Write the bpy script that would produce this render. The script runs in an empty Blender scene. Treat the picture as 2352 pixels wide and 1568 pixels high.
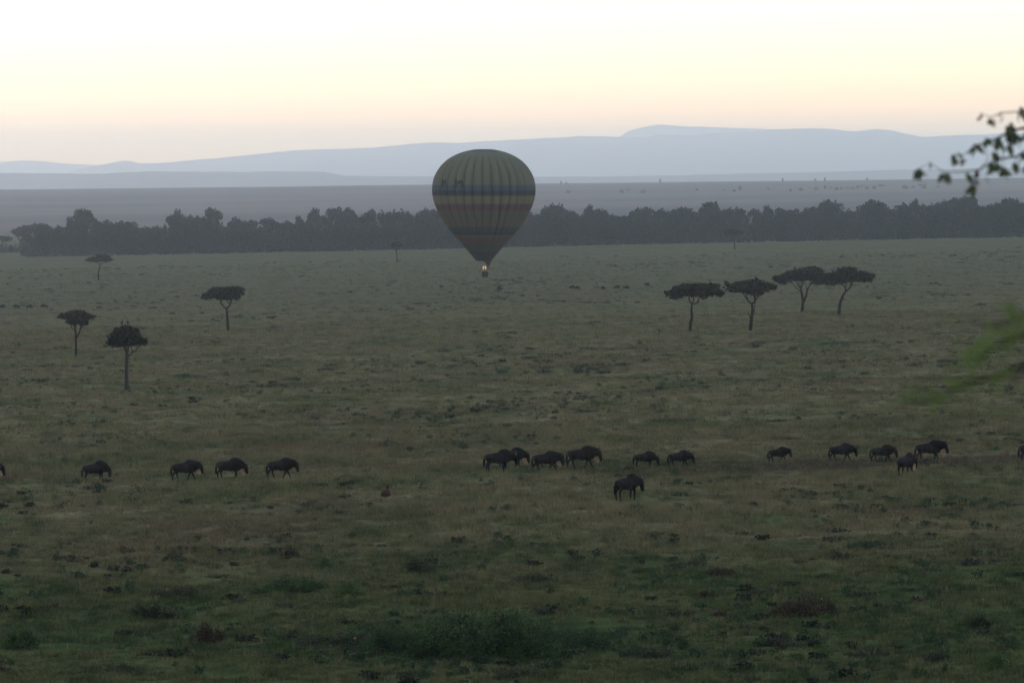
import bpy, math, random
import numpy as np
from mathutils import Vector, Matrix

random.seed(7)
RNG = np.random.default_rng(7)
R = math.radians
S = bpy.context.scene
C = S.collection

# ------------------------------------------------------------------ camera, sky, sun, exposure
CAM_Z = 25.0
FOC = 8844.0                      # focal length in units of a 2352 px wide picture
HZ = 414.0                        # row of the true horizon in that picture
PITCH = math.atan((784 - HZ) / FOC)
cd = bpy.data.cameras.new('camera')
cam = bpy.data.objects.new('camera', cd)
C.objects.link(cam)
cam.location = (0, 0, CAM_Z)
cam.rotation_euler = (R(90) - PITCH, 0, 0)
cd.sensor_width = 36.0
cd.lens = 36.0 * FOC / 2352
cd.clip_start = 0.5
cd.clip_end = 60000
cd.dof.use_dof = True
cd.dof.focus_distance = 420
cd.dof.aperture_fstop = 5.0
S.camera = cam

w = bpy.data.worlds.new('World')
S.world = w
w.use_nodes = True
nt = w.node_tree
bg = nt.nodes['Background']
SUN_EL, SUN_ROT = 1.5, -32
sky = nt.nodes.new('ShaderNodeTexSky')
sky.sky_type = 'NISHITA'
sky.sun_disc = False
sky.sun_elevation = R(SUN_EL)
sky.sun_rotation = R(SUN_ROT)
sky.altitude = 1500
sky.dust_density = 1.5
sky.air_density = 1.0
# thin high cloud evens the dome out: the bright horizon glow is compressed, the zenith kept
VEIL = (.27 / .15, .170 / .15, .218 / .15)
va = nt.nodes.new('ShaderNodeVectorMath'); va.operation = 'ADD'; va.inputs[1].default_value = VEIL
vm = nt.nodes.new('ShaderNodeVectorMath'); vm.operation = 'MULTIPLY'; vm.inputs[1].default_value = VEIL
vd = nt.nodes.new('ShaderNodeVectorMath'); vd.operation = 'DIVIDE'
nt.links.new(sky.outputs[0], va.inputs[0]); nt.links.new(sky.outputs[0], vm.inputs[0])
nt.links.new(vm.outputs[0], vd.inputs[0]); nt.links.new(va.outputs[0], vd.inputs[1])
nt.links.new(vd.outputs[0], bg.inputs[0])
bg.inputs[1].default_value = 0.15

sd = bpy.data.lights.new('sun', 'SUN')
sun = bpy.data.objects.new('sun', sd)
C.objects.link(sun)
sd.energy = 0.02
sd.angle = R(10)
sd.color = (1.0, 0.78, 0.6)
az = R(SUN_ROT)
sdir = Vector((math.sin(az) * math.cos(R(4)), math.cos(az) * math.cos(R(4)), math.sin(R(4))))
sun.rotation_euler = sdir.to_track_quat('Z', 'Y').to_euler()

S.view_settings.view_transform = 'Standard'
S.view_settings.look = 'None'
S.view_settings.gamma = 1
S.view_settings.use_curve_mapping = False
S.view_settings.exposure = 3.70
S.render.engine = 'CYCLES'
S.cycles.use_denoising = True
S.cycles.max_bounces = 5
S.cycles.diffuse_bounces = 2
S.cycles.transparent_max_bounces = 8
S.cycles.volume_bounces = 2
HAZE_K = 1.0e-4

# ------------------------------------------------------------------ helpers
def link(o):
    C.objects.link(o)
    return o

def tag(o, label=None, cat=None, group=None, kind=None):
    if label: o['label'] = label
    if cat: o['category'] = cat
    if group: o['group'] = group
    if kind: o['kind'] = kind
    return o

def empty(name, loc, rz=0.0, **kw):
    o = bpy.data.objects.new(name, None)
    o.empty_display_size = 0.3
    link(o)
    o.location = loc
    o.rotation_euler = (0, 0, rz)
    return tag(o, **kw)

class MB:
    """collects geometry and links it as one mesh"""
    def __init__(s):
        s.v = []; s.f = []; s.n = 0; s.smooth = True
    def add(s, verts, faces):
        verts = np.asarray(verts, dtype=float)
        s.v.append(verts)
        n = s.n
        s.f.extend([[i + n for i in f] for f in faces])
        s.n += len(verts)
    def quads(s, V):                     # V: (n,k,3) loose k-gons
        n0 = s.n
        n, k = V.shape[:2]
        s.v.append(V.reshape(-1, 3))
        s.f.extend((np.arange(n * k).reshape(n, k) + n0).tolist())
        s.n += n * k
    def tube(s, pts, rad, sides=7, cap=True):
        pts = [Vector(p) for p in pts]
        V = []
        F = []
        m = len(pts)
        ref = Vector((0.31, 0.87, 0.2)).normalized()
        for i, p in enumerate(pts):
            t = (pts[min(i + 1, m - 1)] - pts[max(i - 1, 0)])
            t = t.normalized() if t.length > 1e-9 else Vector((0, 0, 1))
            a = t.cross(ref)
            if a.length < 0.05: a = t.cross(Vector((1, 0, 0)))
            a.normalize()
            b = t.cross(a)
            for k in range(sides):
                th = 2 * math.pi * k / sides
                V.append(p + (a * math.cos(th) + b * math.sin(th)) * rad[i])
        for i in range(m - 1):
            for k in range(sides):
                k2 = (k + 1) % sides
                F.append([i * sides + k, i * sides + k2, (i + 1) * sides + k2, (i + 1) * sides + k])
        if cap:
            F.append(list(range(sides))[::-1])
            F.append([(m - 1) * sides + k for k in range(sides)])
        s.add([tuple(v) for v in V], F)
    def ell(s, c, r, seg=12, rings=8, rot=None):
        V = []; F = []
        for i in range(rings + 1):
            ph = math.pi * i / rings
            for k in range(seg):
                th = 2 * math.pi * k / seg
                V.append((r[0] * math.sin(ph) * math.cos(th), r[1] * math.sin(ph) * math.sin(th), r[2] * math.cos(ph)))
        for i in range(rings):
            for k in range(seg):
                k2 = (k + 1) % seg
                F.append([i * seg + k, (i + 1) * seg + k, (i + 1) * seg + k2, i * seg + k2])
        V = np.array(V)
        if rot is not None:
            V = V @ np.array(rot).T
        s.add(V + np.array(c), F)
    def box(s, c, h, rz=0.0):
        V = []
        for x in (-1, 1):
            for y in (-1, 1):
                for z in (-1, 1):
                    a, b = x * h[0], y * h[1]
                    V.append((c[0] + a * math.cos(rz) - b * math.sin(rz), c[1] + a * math.sin(rz) + b * math.cos(rz), c[2] + z * h[2]))
        s.add(V, [[0, 1, 3, 2], [4, 6, 7, 5], [0, 4, 5, 1], [2, 3, 7, 6], [0, 2, 6, 4], [1, 5, 7, 3]])
    def mesh(s, name, mat, smooth=True):
        me = bpy.data.meshes.new(name)
        V = np.concatenate(s.v) if s.v else np.zeros((0, 3))
        me.from_pydata(V.tolist(), [], s.f)
        me.polygons.foreach_set('use_smooth', [smooth] * len(me.polygons))
        if mat: me.materials.append(mat)
        me.update()
        return me
    def build(s, name, mat, parent=None, smooth=True):
        o = link(bpy.data.objects.new(name, s.mesh(name, mat, smooth)))
        o.parent = parent
        return o

def grid_mesh(name, X, Y, Z, mat, flip=False):
    n, m = X.shape
    V = np.stack([X, Y, Z], -1).reshape(-1, 3)
    idx = np.arange(n * m).reshape(n, m)
    F = np.stack([idx[:-1, :-1], idx[:-1, 1:], idx[1:, 1:], idx[1:, :-1]], -1).reshape(-1, 4)
    me = bpy.data.meshes.new(name)
    me.vertices.add(len(V)); me.vertices.foreach_set('co', V.ravel())
    me.loops.add(F.size); me.loops.foreach_set('vertex_index', F.ravel().astype(np.int32))
    me.polygons.add(len(F))
    me.polygons.foreach_set('loop_start', np.arange(0, F.size, 4, dtype=np.int32))
    me.polygons.foreach_set('use_smooth', [True] * len(F))
    me.update(); me.validate()
    me.materials.append(mat)
    return link(bpy.data.objects.new(name, me))

def copy_tree(o, parent=None):
    c = o.copy()
    link(c)
    c.parent = parent
    for ch in list(o.children):
        copy_tree(ch, c)
    return c

# smooth 2D value noise
_P = np.random.default_rng(3).random((256, 256))
def vnoise(x, y):
    xi = np.floor(x).astype(int); yi = np.floor(y).astype(int)
    fx = x - xi; fy = y - yi
    fx = fx * fx * (3 - 2 * fx); fy = fy * fy * (3 - 2 * fy)
    a = _P[xi % 256, yi % 256]; b = _P[(xi + 1) % 256, yi % 256]
    c = _P[xi % 256, (yi + 1) % 256]; d = _P[(xi + 1) % 256, (yi + 1) % 256]
    return (a * (1 - fx) + b * fx) * (1 - fy) + (c * (1 - fx) + d * fx) * fy - 0.5
def fbm(x, y, o=4):
    s = 0; a = 1.0
    for i in range(o):
        s = s + a * vnoise(x * 2 ** i + 17.3 * i, y * 2 ** i + 5.1 * i); a *= 0.5
    return s

# ------------------------------------------------------------------ the lie of the land
_kd = np.array([-600, -60, 0, 30, 60, 90, 120, 240, 400, 600, 824, 1100, 1430, 1700, 2500, 3200, 4000, 4700, 5000, 5300, 6000, 8000, 26000.])
_kz = np.array([16, 22.6, 22.0, 17.4, 13.2, 10.0, 7.58, 6.285, 4.562, 2.408, 0.0, -.1, 0.5, -1, 0.2, 3.6, 10.5, 18.2, 20.3, 20.2, 14.5, 0, -6.])
_dd = np.arange(-600, 26000, 4.0)
_zz = np.interp(_dd, _kd, _kz)
def _sm(z, n):
    k = np.hanning(n + 2)[1:-1]; k /= k.sum()
    return np.convolve(np.pad(z, n // 2, mode='edge'), k, 'valid')[:len(z)]
_a = _sm(_zz, 9); _b = _sm(_zz, 151)
_t = np.clip((_dd - 800) / 800, 0, 1)
_zs = _a * (1 - _t) + _b * _t
def gz(x, y):
    x = np.asarray(x, float); y = np.asarray(y, float)
    t = np.interp(y, [0, 100, 1500, 5000, 9000], [.012, .021, .0216, .0126, .004])
    xs = np.tanh(x / (0.25 * np.maximum(y, 100))) * 0.25 * np.maximum(y, 100)
    z = np.interp(y, _dd, _zs) + t * xs
    near = np.clip((y - 60) / 60, 0, 1)
    fade = np.clip(1.6 - y / 700, 0, 1)
    z = z + near * fade * (0.34 * fbm(x / 7.0, y / 9.0, 3) + 0.10 * fbm(x / 1.3 + 9, y / 1.6, 2))
    z = z + near * 0.6 * fbm(x / 90 + 3, y / 130, 2) * np.clip(1.4 - y / 900, 0, 1)
    z = z + np.clip((y - 1900) / 1500, 0, 1) * 2.0 * fbm(x / 500, y / 700, 3)
    return z
def gzs(x, y): return float(gz(x, y))

def at(px, py, Y):
    """world point seen at picture position (2352 wide) on the plane y = Y"""
    u = (px - 1176) / FOC; v = -(py - 784) / FOC
    cp, sp = math.cos(PITCH), math.sin(PITCH)
    dx, dy, dz = u, cp + v * sp, -sp + v * cp
    t = Y / dy
    return Vector((dx * t, Y, CAM_Z + dz * t))
def hit(px, py, y0=100.0):
    Y = y0
    st = 2.0
    while Y < 6000:
        p = at(px, py, Y)
        if p.z < gzs(p.x, p.y):
            lo, hi = Y - st, Y
            for _ in range(20):
                m = (lo + hi) / 2; p = at(px, py, m)
                if p.z < gzs(p.x, p.y): hi = m
                else: lo = m
            p.z = gzs(p.x, p.y)
            return p
        Y += st
        st = max(2.0, Y * 0.01)
    return None
def mpp(Y): return Y / FOC          # metres per picture unit at distance Y

# ------------------------------------------------------------------ materials
def mat(name, col=(.1, .1, .1), rough=.9, spec=.1):
    m = bpy.data.materials.new(name)
    m.use_nodes = True
    b = m.node_tree.nodes['Principled BSDF']
    b.inputs['Base Color'].default_value = (*col, 1)
    b.inputs['Roughness'].default_value = rough
    b.inputs['Specular IOR Level'].default_value = spec
    return m
class NW:
    """small node writer"""
    def __init__(s, m): s.t = m.node_tree; s.n = s.t.nodes; s.l = s.t.links
    def new(s, t, **kw):
        n = s.n.new(t)
        for k, v in kw.items(): setattr(n, k, v)
        return n
    def val(s, sock, v):
        if isinstance(v, bpy.types.NodeSocket): s.l.new(v, sock)
        elif isinstance(v, (tuple, list)) and len(v) == 3 and sock.type == 'RGBA': sock.default_value = (*v, 1)
        else: sock.default_value = v
    def pos(s): return s.new('ShaderNodeNewGeometry').outputs['Position']
    def mapp(s, v, sc, loc=(0, 0, 0)):
        n = s.new('ShaderNodeMapping'); s.val(n.inputs[0], v); n.inputs[3].default_value = sc; n.inputs[1].default_value = loc
        return n.outputs[0]
    def noise(s, v, sc=1., det=3., ro=.55, dist=0.):
        n = s.new('ShaderNodeTexNoise'); s.val(n.inputs['Vector'], v)
        n.inputs['Scale'].default_value = sc; n.inputs['Detail'].default_value = det; n.inputs['Roughness'].default_value = ro
        n.inputs['Distortion'].default_value = dist
        return n.outputs['Fac']
    def step(s, f, a, b):
        n = s.new('ShaderNodeMapRange'); n.interpolation_type = 'SMOOTHSTEP'
        s.val(n.inputs[0], f); n.inputs[1].default_value = a; n.inputs[2].default_value = b
        return n.outputs[0]
    def math(s, op, a, b=0.):
        n = s.new('ShaderNodeMath', operation=op); s.val(n.inputs[0], a); s.val(n.inputs[1], b)
        return n.outputs[0]
    def mix(s, f, a, b, bt='MIX'):
        n = s.new('ShaderNodeMix'); n.data_type = 'RGBA'; n.blend_type = bt
        s.val(n.inputs[0], f); s.val(n.inputs[6], a); s.val(n.inputs[7], b)
        return n.outputs[2]
    def sep(s, v, i):
        n = s.new('ShaderNodeSeparateXYZ'); s.val(n.inputs[0], v); return n.outputs[i]
    def rnd(s): return s.new('ShaderNodeObjectInfo').outputs['Random']

# one pattern of dry and green grass shared by the soil sheet and the tufts on it
def grass_colour(k):
    p = k.pos()
    Y = k.sep(p, 1)
    big = k.noise(k.mapp(p, (1 / 60, 1 / 75, 0)), 1, 3, .6)
    med = k.noise(k.mapp(p, (1 / 11, 1 / 16, 0), (5, 3, 0)), 1, 4, .62)
    sml = k.noise(k.mapp(p, (1 / 2.2, 1 / 2.8, 0), (1, 7, 0)), 1, 4, .65)
    wob = k.math('ADD', Y, k.math('MULTIPLY', k.math('SUBTRACT', big, .5), 90))
    near = k.math('SUBTRACT', 1.0, k.step(wob, 165, 202))
    dry = k.mix(k.step(sml, .35, .65), (.184, .160, .086), (.102, .100, .056))
    dry = k.mix(k.step(med, .40, .62), dry, (.114, .124, .060))
    red = k.noise(k.mapp(p, (1 / 26, 1 / 20, 0), (15, 3, 0)), 1, 2, .5)
    dry = k.mix(k.math('MULTIPLY', k.step(red, .52, .68), .6), dry, (.100, .080, .048))
    green = k.mix(k.step(sml, .35, .68), (.050, .080, .028), (.024, .044, .017))
    g = k.math('ADD', k.math('MULTIPLY', med, .6), k.math('MULTIPLY', sml, .4))
    fg = k.step(g, .50, .60)
    nearmix = k.mix(k.step(g, .38, .58), (.086, .098, .040), green)
    farc = k.mix(k.math('MULTIPLY', fg, .62), dry, green)
    col = k.mix(near, farc, nearmix)
    # trodden, half bare strip where the herd walks
    track = k.math('ABSOLUTE', k.math('ADD', k.math('SUBTRACT', Y, 247), k.math('MULTIPLY', k.math('SUBTRACT', med, .5), 22)))
    tm = k.math('MULTIPLY', k.math('SUBTRACT', 1.0, k.step(track, 2, 6)), k.step(k.sep(p, 0), 8, 20))
    col = k.mix(k.math('MULTIPLY', tm, .65), col, (.048, .040, .036))
    # greener beyond the mid plain
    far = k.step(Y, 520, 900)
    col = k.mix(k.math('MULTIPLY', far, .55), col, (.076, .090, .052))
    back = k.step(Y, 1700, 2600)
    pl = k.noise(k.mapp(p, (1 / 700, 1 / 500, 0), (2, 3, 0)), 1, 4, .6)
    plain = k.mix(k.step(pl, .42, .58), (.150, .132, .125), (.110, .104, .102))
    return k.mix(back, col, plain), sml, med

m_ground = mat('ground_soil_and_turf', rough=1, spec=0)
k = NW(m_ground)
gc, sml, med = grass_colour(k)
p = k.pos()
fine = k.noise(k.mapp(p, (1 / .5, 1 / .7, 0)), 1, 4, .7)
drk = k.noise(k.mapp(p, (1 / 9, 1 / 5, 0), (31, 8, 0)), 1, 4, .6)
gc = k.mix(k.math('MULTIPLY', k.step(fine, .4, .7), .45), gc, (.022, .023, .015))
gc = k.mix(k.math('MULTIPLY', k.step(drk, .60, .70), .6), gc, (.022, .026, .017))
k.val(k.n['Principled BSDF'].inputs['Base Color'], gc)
bm = k.new('ShaderNodeBump'); bm.inputs['Strength'].default_value = .8; bm.inputs['Distance'].default_value = .25
k.val(bm.inputs['Height'], k.math('ADD', fine, sml))
k.val(k.n['Principled BSDF'].inputs['Normal'], bm.outputs[0])

m_grass = mat('grass_blades', rough=.8, spec=.05)
k = NW(m_grass)
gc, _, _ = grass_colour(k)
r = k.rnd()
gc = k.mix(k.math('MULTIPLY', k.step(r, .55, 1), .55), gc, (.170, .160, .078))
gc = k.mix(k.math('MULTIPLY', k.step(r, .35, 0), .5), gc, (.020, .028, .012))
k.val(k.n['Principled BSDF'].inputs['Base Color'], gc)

def leaf_mat(name, a, b, tr=.25):
    m = mat(name, a, .7, .2)
    k = NW(m)
    n = k.noise(k.mapp(k.pos(), (1.3, 1.3, 1.3)), 1, 2, .5)
    c = k.mix(k.step(n, .35, .65), a, b)
    bs = k.n['Principled BSDF']
    k.val(bs.inputs['Base Color'], c)
    if tr:
        t = k.new('ShaderNodeBsdfTranslucent'); k.val(t.inputs[0], c)
        mx = k.new('ShaderNodeMixShader'); mx.inputs[0].default_value = tr
        k.l.new(bs.outputs[0], mx.inputs[1]); k.l.new(t.outputs[0], mx.inputs[2])
        k.l.new(mx.outputs[0], k.n['Material Output'].inputs[0])
    return m
m_acacia = leaf_mat('acacia_foliage', (.009, .016, .008), (.005, .009, .006))
m_bushleaf = leaf_mat('leafy_bush', (.034, .078, .022), (.008, .022, .008), .3)
m_olive = leaf_mat('olive_foliage', (.007, .009, .004), (.004, .006, .003), .1)
m_darkleaf = leaf_mat('dark_foliage', (.008, .018, .007), (.004, .009, .004))
m_wood = leaf_mat('hazed_riverside_foliage', (.018, .038, .040), (.010, .024, .026))  # blue of the distance haze is mixed into the leaf colour
m_herb = leaf_mat('green_herb', (.026, .062, .024), (.015, .036, .016))
m_bright = leaf_mat('bright_green_herb', (.042, .095, .020), (.026, .060, .016))
m_brown = leaf_mat('brown_dry_herb', (.036, .024, .015), (.020, .015, .011))
m_tuss = leaf_mat('dark_tussock', (.036, .044, .026), (.022, .028, .018))
m_bark = mat('grey_brown_bark', (.014, .012, .011), .95, .05)
m_palebark = mat('pale_grey_bark', (.026, .026, .030), .9, .05)
for mm in (m_bark, m_palebark):
    k = NW(mm)
    tc = k.new('ShaderNodeTexCoord').outputs['Object']
    n = k.noise(k.mapp(tc, (3, 3, .8)), 2, 4, .6)
    c0 = tuple(mm.node_tree.nodes['Principled BSDF'].inputs['Base Color'].default_value)[:3]
    k.val(k.n['Principled BSDF'].inputs['Base Color'], k.mix(k.step(n, .35, .65), tuple(x * .6 for x in c0), tuple(x * 1.2 for x in c0)))
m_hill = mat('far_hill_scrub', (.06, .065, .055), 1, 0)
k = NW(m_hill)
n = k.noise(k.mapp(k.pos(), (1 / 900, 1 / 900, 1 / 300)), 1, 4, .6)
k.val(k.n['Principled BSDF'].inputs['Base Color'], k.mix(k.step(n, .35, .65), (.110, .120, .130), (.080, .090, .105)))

# ------------------------------------------------------------------ haze
hz = MB()
hz.box((0, 12600, (330 - 20) / 2), (15500, 13400, (330 + 20) / 2))
m_haze = bpy.data.materials.new('morning_haze'); m_haze.use_nodes = True
t = m_haze.node_tree; t.nodes.clear()
vo = t.nodes.new('ShaderNodeVolumePrincipled'); mo = t.nodes.new('ShaderNodeOutputMaterial')
vo.inputs['Color'].default_value = (.67, .915, 1.0, 1)
vo.inputs['Density'].default_value = HAZE_K
vo.inputs['Anisotropy'].default_value = .88
t.links.new(vo.outputs[0], mo.inputs['Volume'])
ho = hz.build('haze', m_haze, smooth=False); tag(ho, kind='stuff')
#FARZ

# ------------------------------------------------------------------ ground and hills
_y = np.concatenate([np.arange(-300, 100, 8.0), 100 * np.exp(np.arange(0, math.log(2.6), .0042)), 260 * np.exp(np.arange(0.0042, math.log(25200 / 260), .0115))])
_s = np.linspace(-1, 1, 361)
_s = np.sign(_s) * (0.30 * np.abs(_s) + 0.70 * np.abs(_s) ** 4)
W = 60 + 0.62 * np.maximum(_y, 0)
X = _s[None, :] * W[:, None]
Y = np.repeat(_y[:, None], len(_s), 1)
g = grid_mesh('ground', X, Y, gz(X, Y), m_ground)
tag(g, kind='structure')

def ridge(name, D, prof, depth, base_z, seed, rough):
    px = np.array([q[0] for q in prof], float); py = np.array([q[1] for q in prof], float)
    n = 700
    xs = np.linspace(-.42, .42, n) * D
    u = 1176 + xs / D * FOC
    top = np.interp(u, px, py)
    out = np.clip((np.abs(u - 1176) - 1250) / 1500, 0, 1)
    zt = CAM_Z + (HZ - top) * D / FOC + out * rough * 10 * fbm(xs / D * 9 + seed, xs * 0 + seed, 4)
    zt = zt + rough * fbm(xs / (D * .004) + seed, xs * 0 + 2.2, 3)
    rows = np.linspace(-1, 1, 41)
    Xm = np.repeat(xs[None, :], 41, 0); Ym = D + rows[:, None] * depth + 0 * Xm
    prof_c = (np.cos(rows * math.pi) * .5 + .5)[:, None]
    rel = 1 + .25 * fbm(Xm / (D * .02) + seed, Ym / (depth * .5), 3) * (1 - prof_c)
    Zm = base_z + (zt[None, :] - base_z) * prof_c * rel
    o = grid_mesh(name, Xm, Ym, Zm, m_hill)
    tag(o, kind='structure')
ridge('low_hills', 11500, [(-900, 402), (-300, 400), (0, 398), (100, 398), (200, 399), (240, 399), (270, 397), (300, 396), (340, 393.5), (400, 394.5), (500, 394.5), (560, 395.5), (620, 393.5), (720, 394), (745, 395), (770, 400), (790, 403.5), (900, 405), (1000, 406), (1235, 406), (1400, 405.5), (1500, 404), (1800, 397), (2000, 392), (2200, 388), (2352, 385), (2900, 376), (3600, 380)], 1400, -20, 3, 1.2)
ridge('mountain_range', 20000, [(-900, 380), (-300, 392), (0, 396), (150, 398), (190, 388), (235, 379), (275, 371), (290, 369.5), (303, 371), (320, 376), (360, 375), (400, 372), (500, 364), (560, 358), (600, 353), (640, 349), (700, 344), (760, 342), (850, 340), (920, 334), (950, 330), (990, 328), (1060, 328), (1110, 325), (1200, 320.5), (1290, 316), (1330, 313), (1380, 314), (1450, 316), (1485, 315), (1510, 309.5), (1540, 310.5), (1600, 311), (1640, 306), (1700, 304), (1780, 297), (1850, 295), (1890, 296), (1920, 297), (1940, 302), (1965, 303), (1990, 299.5), (2010, 297), (2035, 299), (2060, 303), (2090, 311), (2120, 316), (2160, 313), (2200, 311), (2250, 310), (2352, 305), (2900, 300), (3600, 330)], 2000, -60, 5, 3)
ridge('distant_mountains', 23600, [(-900, 360), (0, 372), (30, 370), (60, 368), (100, 371), (140, 375), (200, 379), (280, 381), (360, 382), (440, 390), (520, 405), (1300, 405), (1400, 335), (1440, 302), (1470, 294), (1490, 289), (1515, 287), (1560, 290), (1650, 293), (1750, 296), (1850, 302), (2000, 314), (2200, 330), (2352, 330), (3600, 350)], 1000, -60, 8, 3)
# ------------------------------------------------------------------ foliage helpers
def leafcloud(mb, lobes, n, size, rng, flat=.35, power=.42, taper=0.0):
    """lobes: (x,y,z,rx,ry,rz); n leaf sprays spread through their volumes"""
    L = np.array(lobes, float)
    wgt = (L[:, 3] * L[:, 4] * L[:, 5]) ** .72
    idx = rng.choice(len(L), n, p=wgt / wgt.sum())
    d = rng.normal(size=(n, 3)); d /= np.linalg.norm(d, axis=1)[:, None]
    r = rng.random(n) ** power * (1 + .10 * rng.normal(size=n))
    P = L[idx, :3] + d * r[:, None] * L[idx, 3:6]
    nrm = rng.normal(size=(n, 3)); nrm[:, 2] += flat * 3; nrm /= np.linalg.norm(nrm, axis=1)[:, None]
    a = np.cross(nrm, rng.normal(size=(n, 3))); a /= np.linalg.norm(a, axis=1)[:, None]
    b = np.cross(nrm, a)
    s = size * (.55 + .9 * rng.random(n))[:, None]
    q = .55
    V = np.stack([P - a * s, P - b * s * q + nrm * s * .15, P + a * s * (.7 + .5 * rng.random((n, 1))), P + b * s * q], 1)
    mb.quads(V)

def trunk_part(name, segs, m, parent, sides=7):
    mb = MB()
    for pts, rad in segs: mb.tube(pts, rad, sides)
    return mb.build(name, m, parent)

# ------------------------------------------------------------------ the acacias on the plain
def crop3(x, y): return ((1580 + x * .2721) / 1.0629, (520 + y * .2721) / 1.0629)
def crop2(x, y): return ((x * .3825) / 1.0629, (380 + y * .3825) / 1.0629)
def crop1(x, y): return ((240 + x * .1212) / 1.0629, (770 + y * .1212) / 1.0629)

def hero_tree(name, conv, base, segs, lobes, label, n, size, leafm=m_acacia, barkm=m_bark, group=None, dist=None, flat=.35, depth=.85, twigs=26):
    bx, by = conv(*base)
    P = hit(bx, by)
    if dist:
        P = at(bx, by, dist); P.z = gzs(P.x, P.y)
    m = mpp(P.y)
    def loc(c, y=0.0):
        u, v = conv(*c)
        return (u - bx) * m, y, (by - v) * m
    sc = (conv(1, 0)[0] - conv(0, 0)[0]) * m
    rng = np.random.default_rng(abs(hash(base[0] * 7 + base[1])) % 9999)
    t = empty(name, (P.x, P.y, P.z - .05), label=label, cat='tree', group=group)
    S3 = []
    for pts, r0, r1 in segs:
        k_ = len(pts); yy = rng.normal() * .35
        S3.append(([loc(c, yy * (i / (k_ - 1)) if pts[0] != base else 0) for i, c in enumerate(pts)], [(r0 + (r1 - r0) * i / (k_ - 1)) * sc for i in range(k_)]))
    L = []
    for (cx, cy, rx, ry) in lobes:
        x, _, z = loc((cx, cy))
        dy = rng.normal() * rx * sc * .35
        L.append((x, dy, z, rx * sc, rx * sc * depth, ry * sc))
    tops = [s[0][-1] for s in S3]
    for i in range(twigs):
        l = L[rng.integers(len(L))]
        e = (l[0] + rng.normal() * l[3] * .5, l[1] + rng.normal() * l[4] * .5, l[2] - .1 * l[5])
        tp = min(tops, key=lambda q: (q[0] - e[0]) ** 2 + (q[1] - e[1]) ** 2)
        mid = ((tp[0] + e[0]) / 2, (tp[1] + e[1]) / 2, (tp[2] + e[2]) / 2 + .12)
        S3.append(([tp, mid, e], [.045, .032, .015]))
    trunk_part('trunk', S3, barkm, t)
    n = int(n * .95); size *= .88
    cr = MB(); leafcloud(cr, L, n, size, rng, flat)
    cr.build('crown', leafm, t, smooth=False)
    return t

G4 = 'flat topped acacias in the row on the right'
hero_tree('acacia_tree', crop3, (385, 1062), [([(385, 1062), (388, 985), (403, 930), (397, 870), (400, 815)], 15, 9), ([(400, 815), (385, 790), (365, 755)], 7, 4), ([(400, 815), (418, 780), (412, 730)], 8, 5), ([(400, 815), (440, 805), (458, 780), (470, 745)], 6, 4), ([(458, 800), (458, 790)], 9, 7), ([(385, 800), (375, 740), (350, 700)], 4, 2)],
          [(430, 680, 190, 50), (300, 705, 110, 38), (560, 700, 110, 40), (210, 715, 62, 24), (650, 715, 48, 28), (260, 745, 60, 24), (430, 715, 90, 34), (545, 655, 60, 28), (620, 650, 36, 20), (510, 745, 35, 18), (350, 665, 90, 30)],
          'umbrella acacia with a wide flat crown, leftmost of the four on the right', 5200, .27, group=G4)
hero_tree('acacia_tree', crop3, (925, 1055), [([(925, 1055), (933, 960), (945, 880), (940, 815)], 18, 11), ([(940, 815), (905, 785), (878, 745), (855, 710)], 8, 4), ([(940, 815), (965, 790), (988, 750), (985, 715)], 8, 4), ([(965, 795), (960, 740), (965, 700)], 6, 4), ([(905, 785), (890, 730), (900, 690)], 5, 3), ([(932, 950), (915, 915), (900, 885)], 5, 3), ([(945, 900), (960, 865), (965, 845)], 5, 3), ([(760, 690), (735, 655), (715, 625)], 3, 2)],
          [(920, 665, 190, 45), (840, 650, 110, 40), (960, 625, 100, 30), (1080, 655, 90, 30), (770, 680, 55, 28), (990, 705, 55, 34), (950, 700, 90, 30), (715, 628, 22, 22), (978, 590, 12, 14), (1020, 640, 80, 34)],
          'umbrella acacia with a broken stub on its trunk, second of the right four', 4600, .27, group=G4)
hero_tree('acacia_tree', crop3, (1392, 900), [([(1392, 900), (1393, 850), (1398, 790), (1388, 730), (1380, 670)], 17, 8), ([(1402, 795), (1425, 740), (1435, 685), (1460, 640)], 10, 6), ([(1380, 675), (1350, 640), (1345, 600)], 7, 4), ([(1380, 675), (1395, 630), (1390, 600)], 6, 4), ([(1385, 700), (1330, 665), (1300, 625)], 5, 3), ([(1435, 685), (1420, 640)], 4, 3)],
          [(1420, 540, 170, 50), (1260, 570, 90, 36), (1180, 595, 58, 30), (1210, 615, 40, 25), (1530, 570, 85, 42), (1350, 560, 120, 45), (1480, 510, 100, 32), (1530, 620, 45, 22), (1150, 580, 24, 18)],
          'forked umbrella acacia with a left spreading crown, third of the four on the right', 5200, .28, group=G4)
hero_tree('acacia_tree', crop3, (1720, 925), [([(1720, 925), (1722, 870), (1732, 800), (1755, 740), (1780, 700)], 16, 10), ([(1780, 700), (1815, 675), (1830, 640), (1830, 610)], 9, 6), ([(1780, 700), (1775, 665), (1750, 635)], 6, 4), ([(1830, 640), (1850, 610)], 5, 3)],
          [(1800, 560, 170, 55), (1700, 580, 110, 48), (1620, 600, 75, 38), (1900, 560, 95, 42), (1985, 565, 58, 34), (1790, 510, 90, 30), (1640, 625, 60, 20), (1930, 590, 60, 28), (2000, 600, 28, 20), (1580, 610, 40, 24)],
          'umbrella acacia leaning right on a bent trunk, rightmost of the four', 5400, .28, group=G4)
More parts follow.
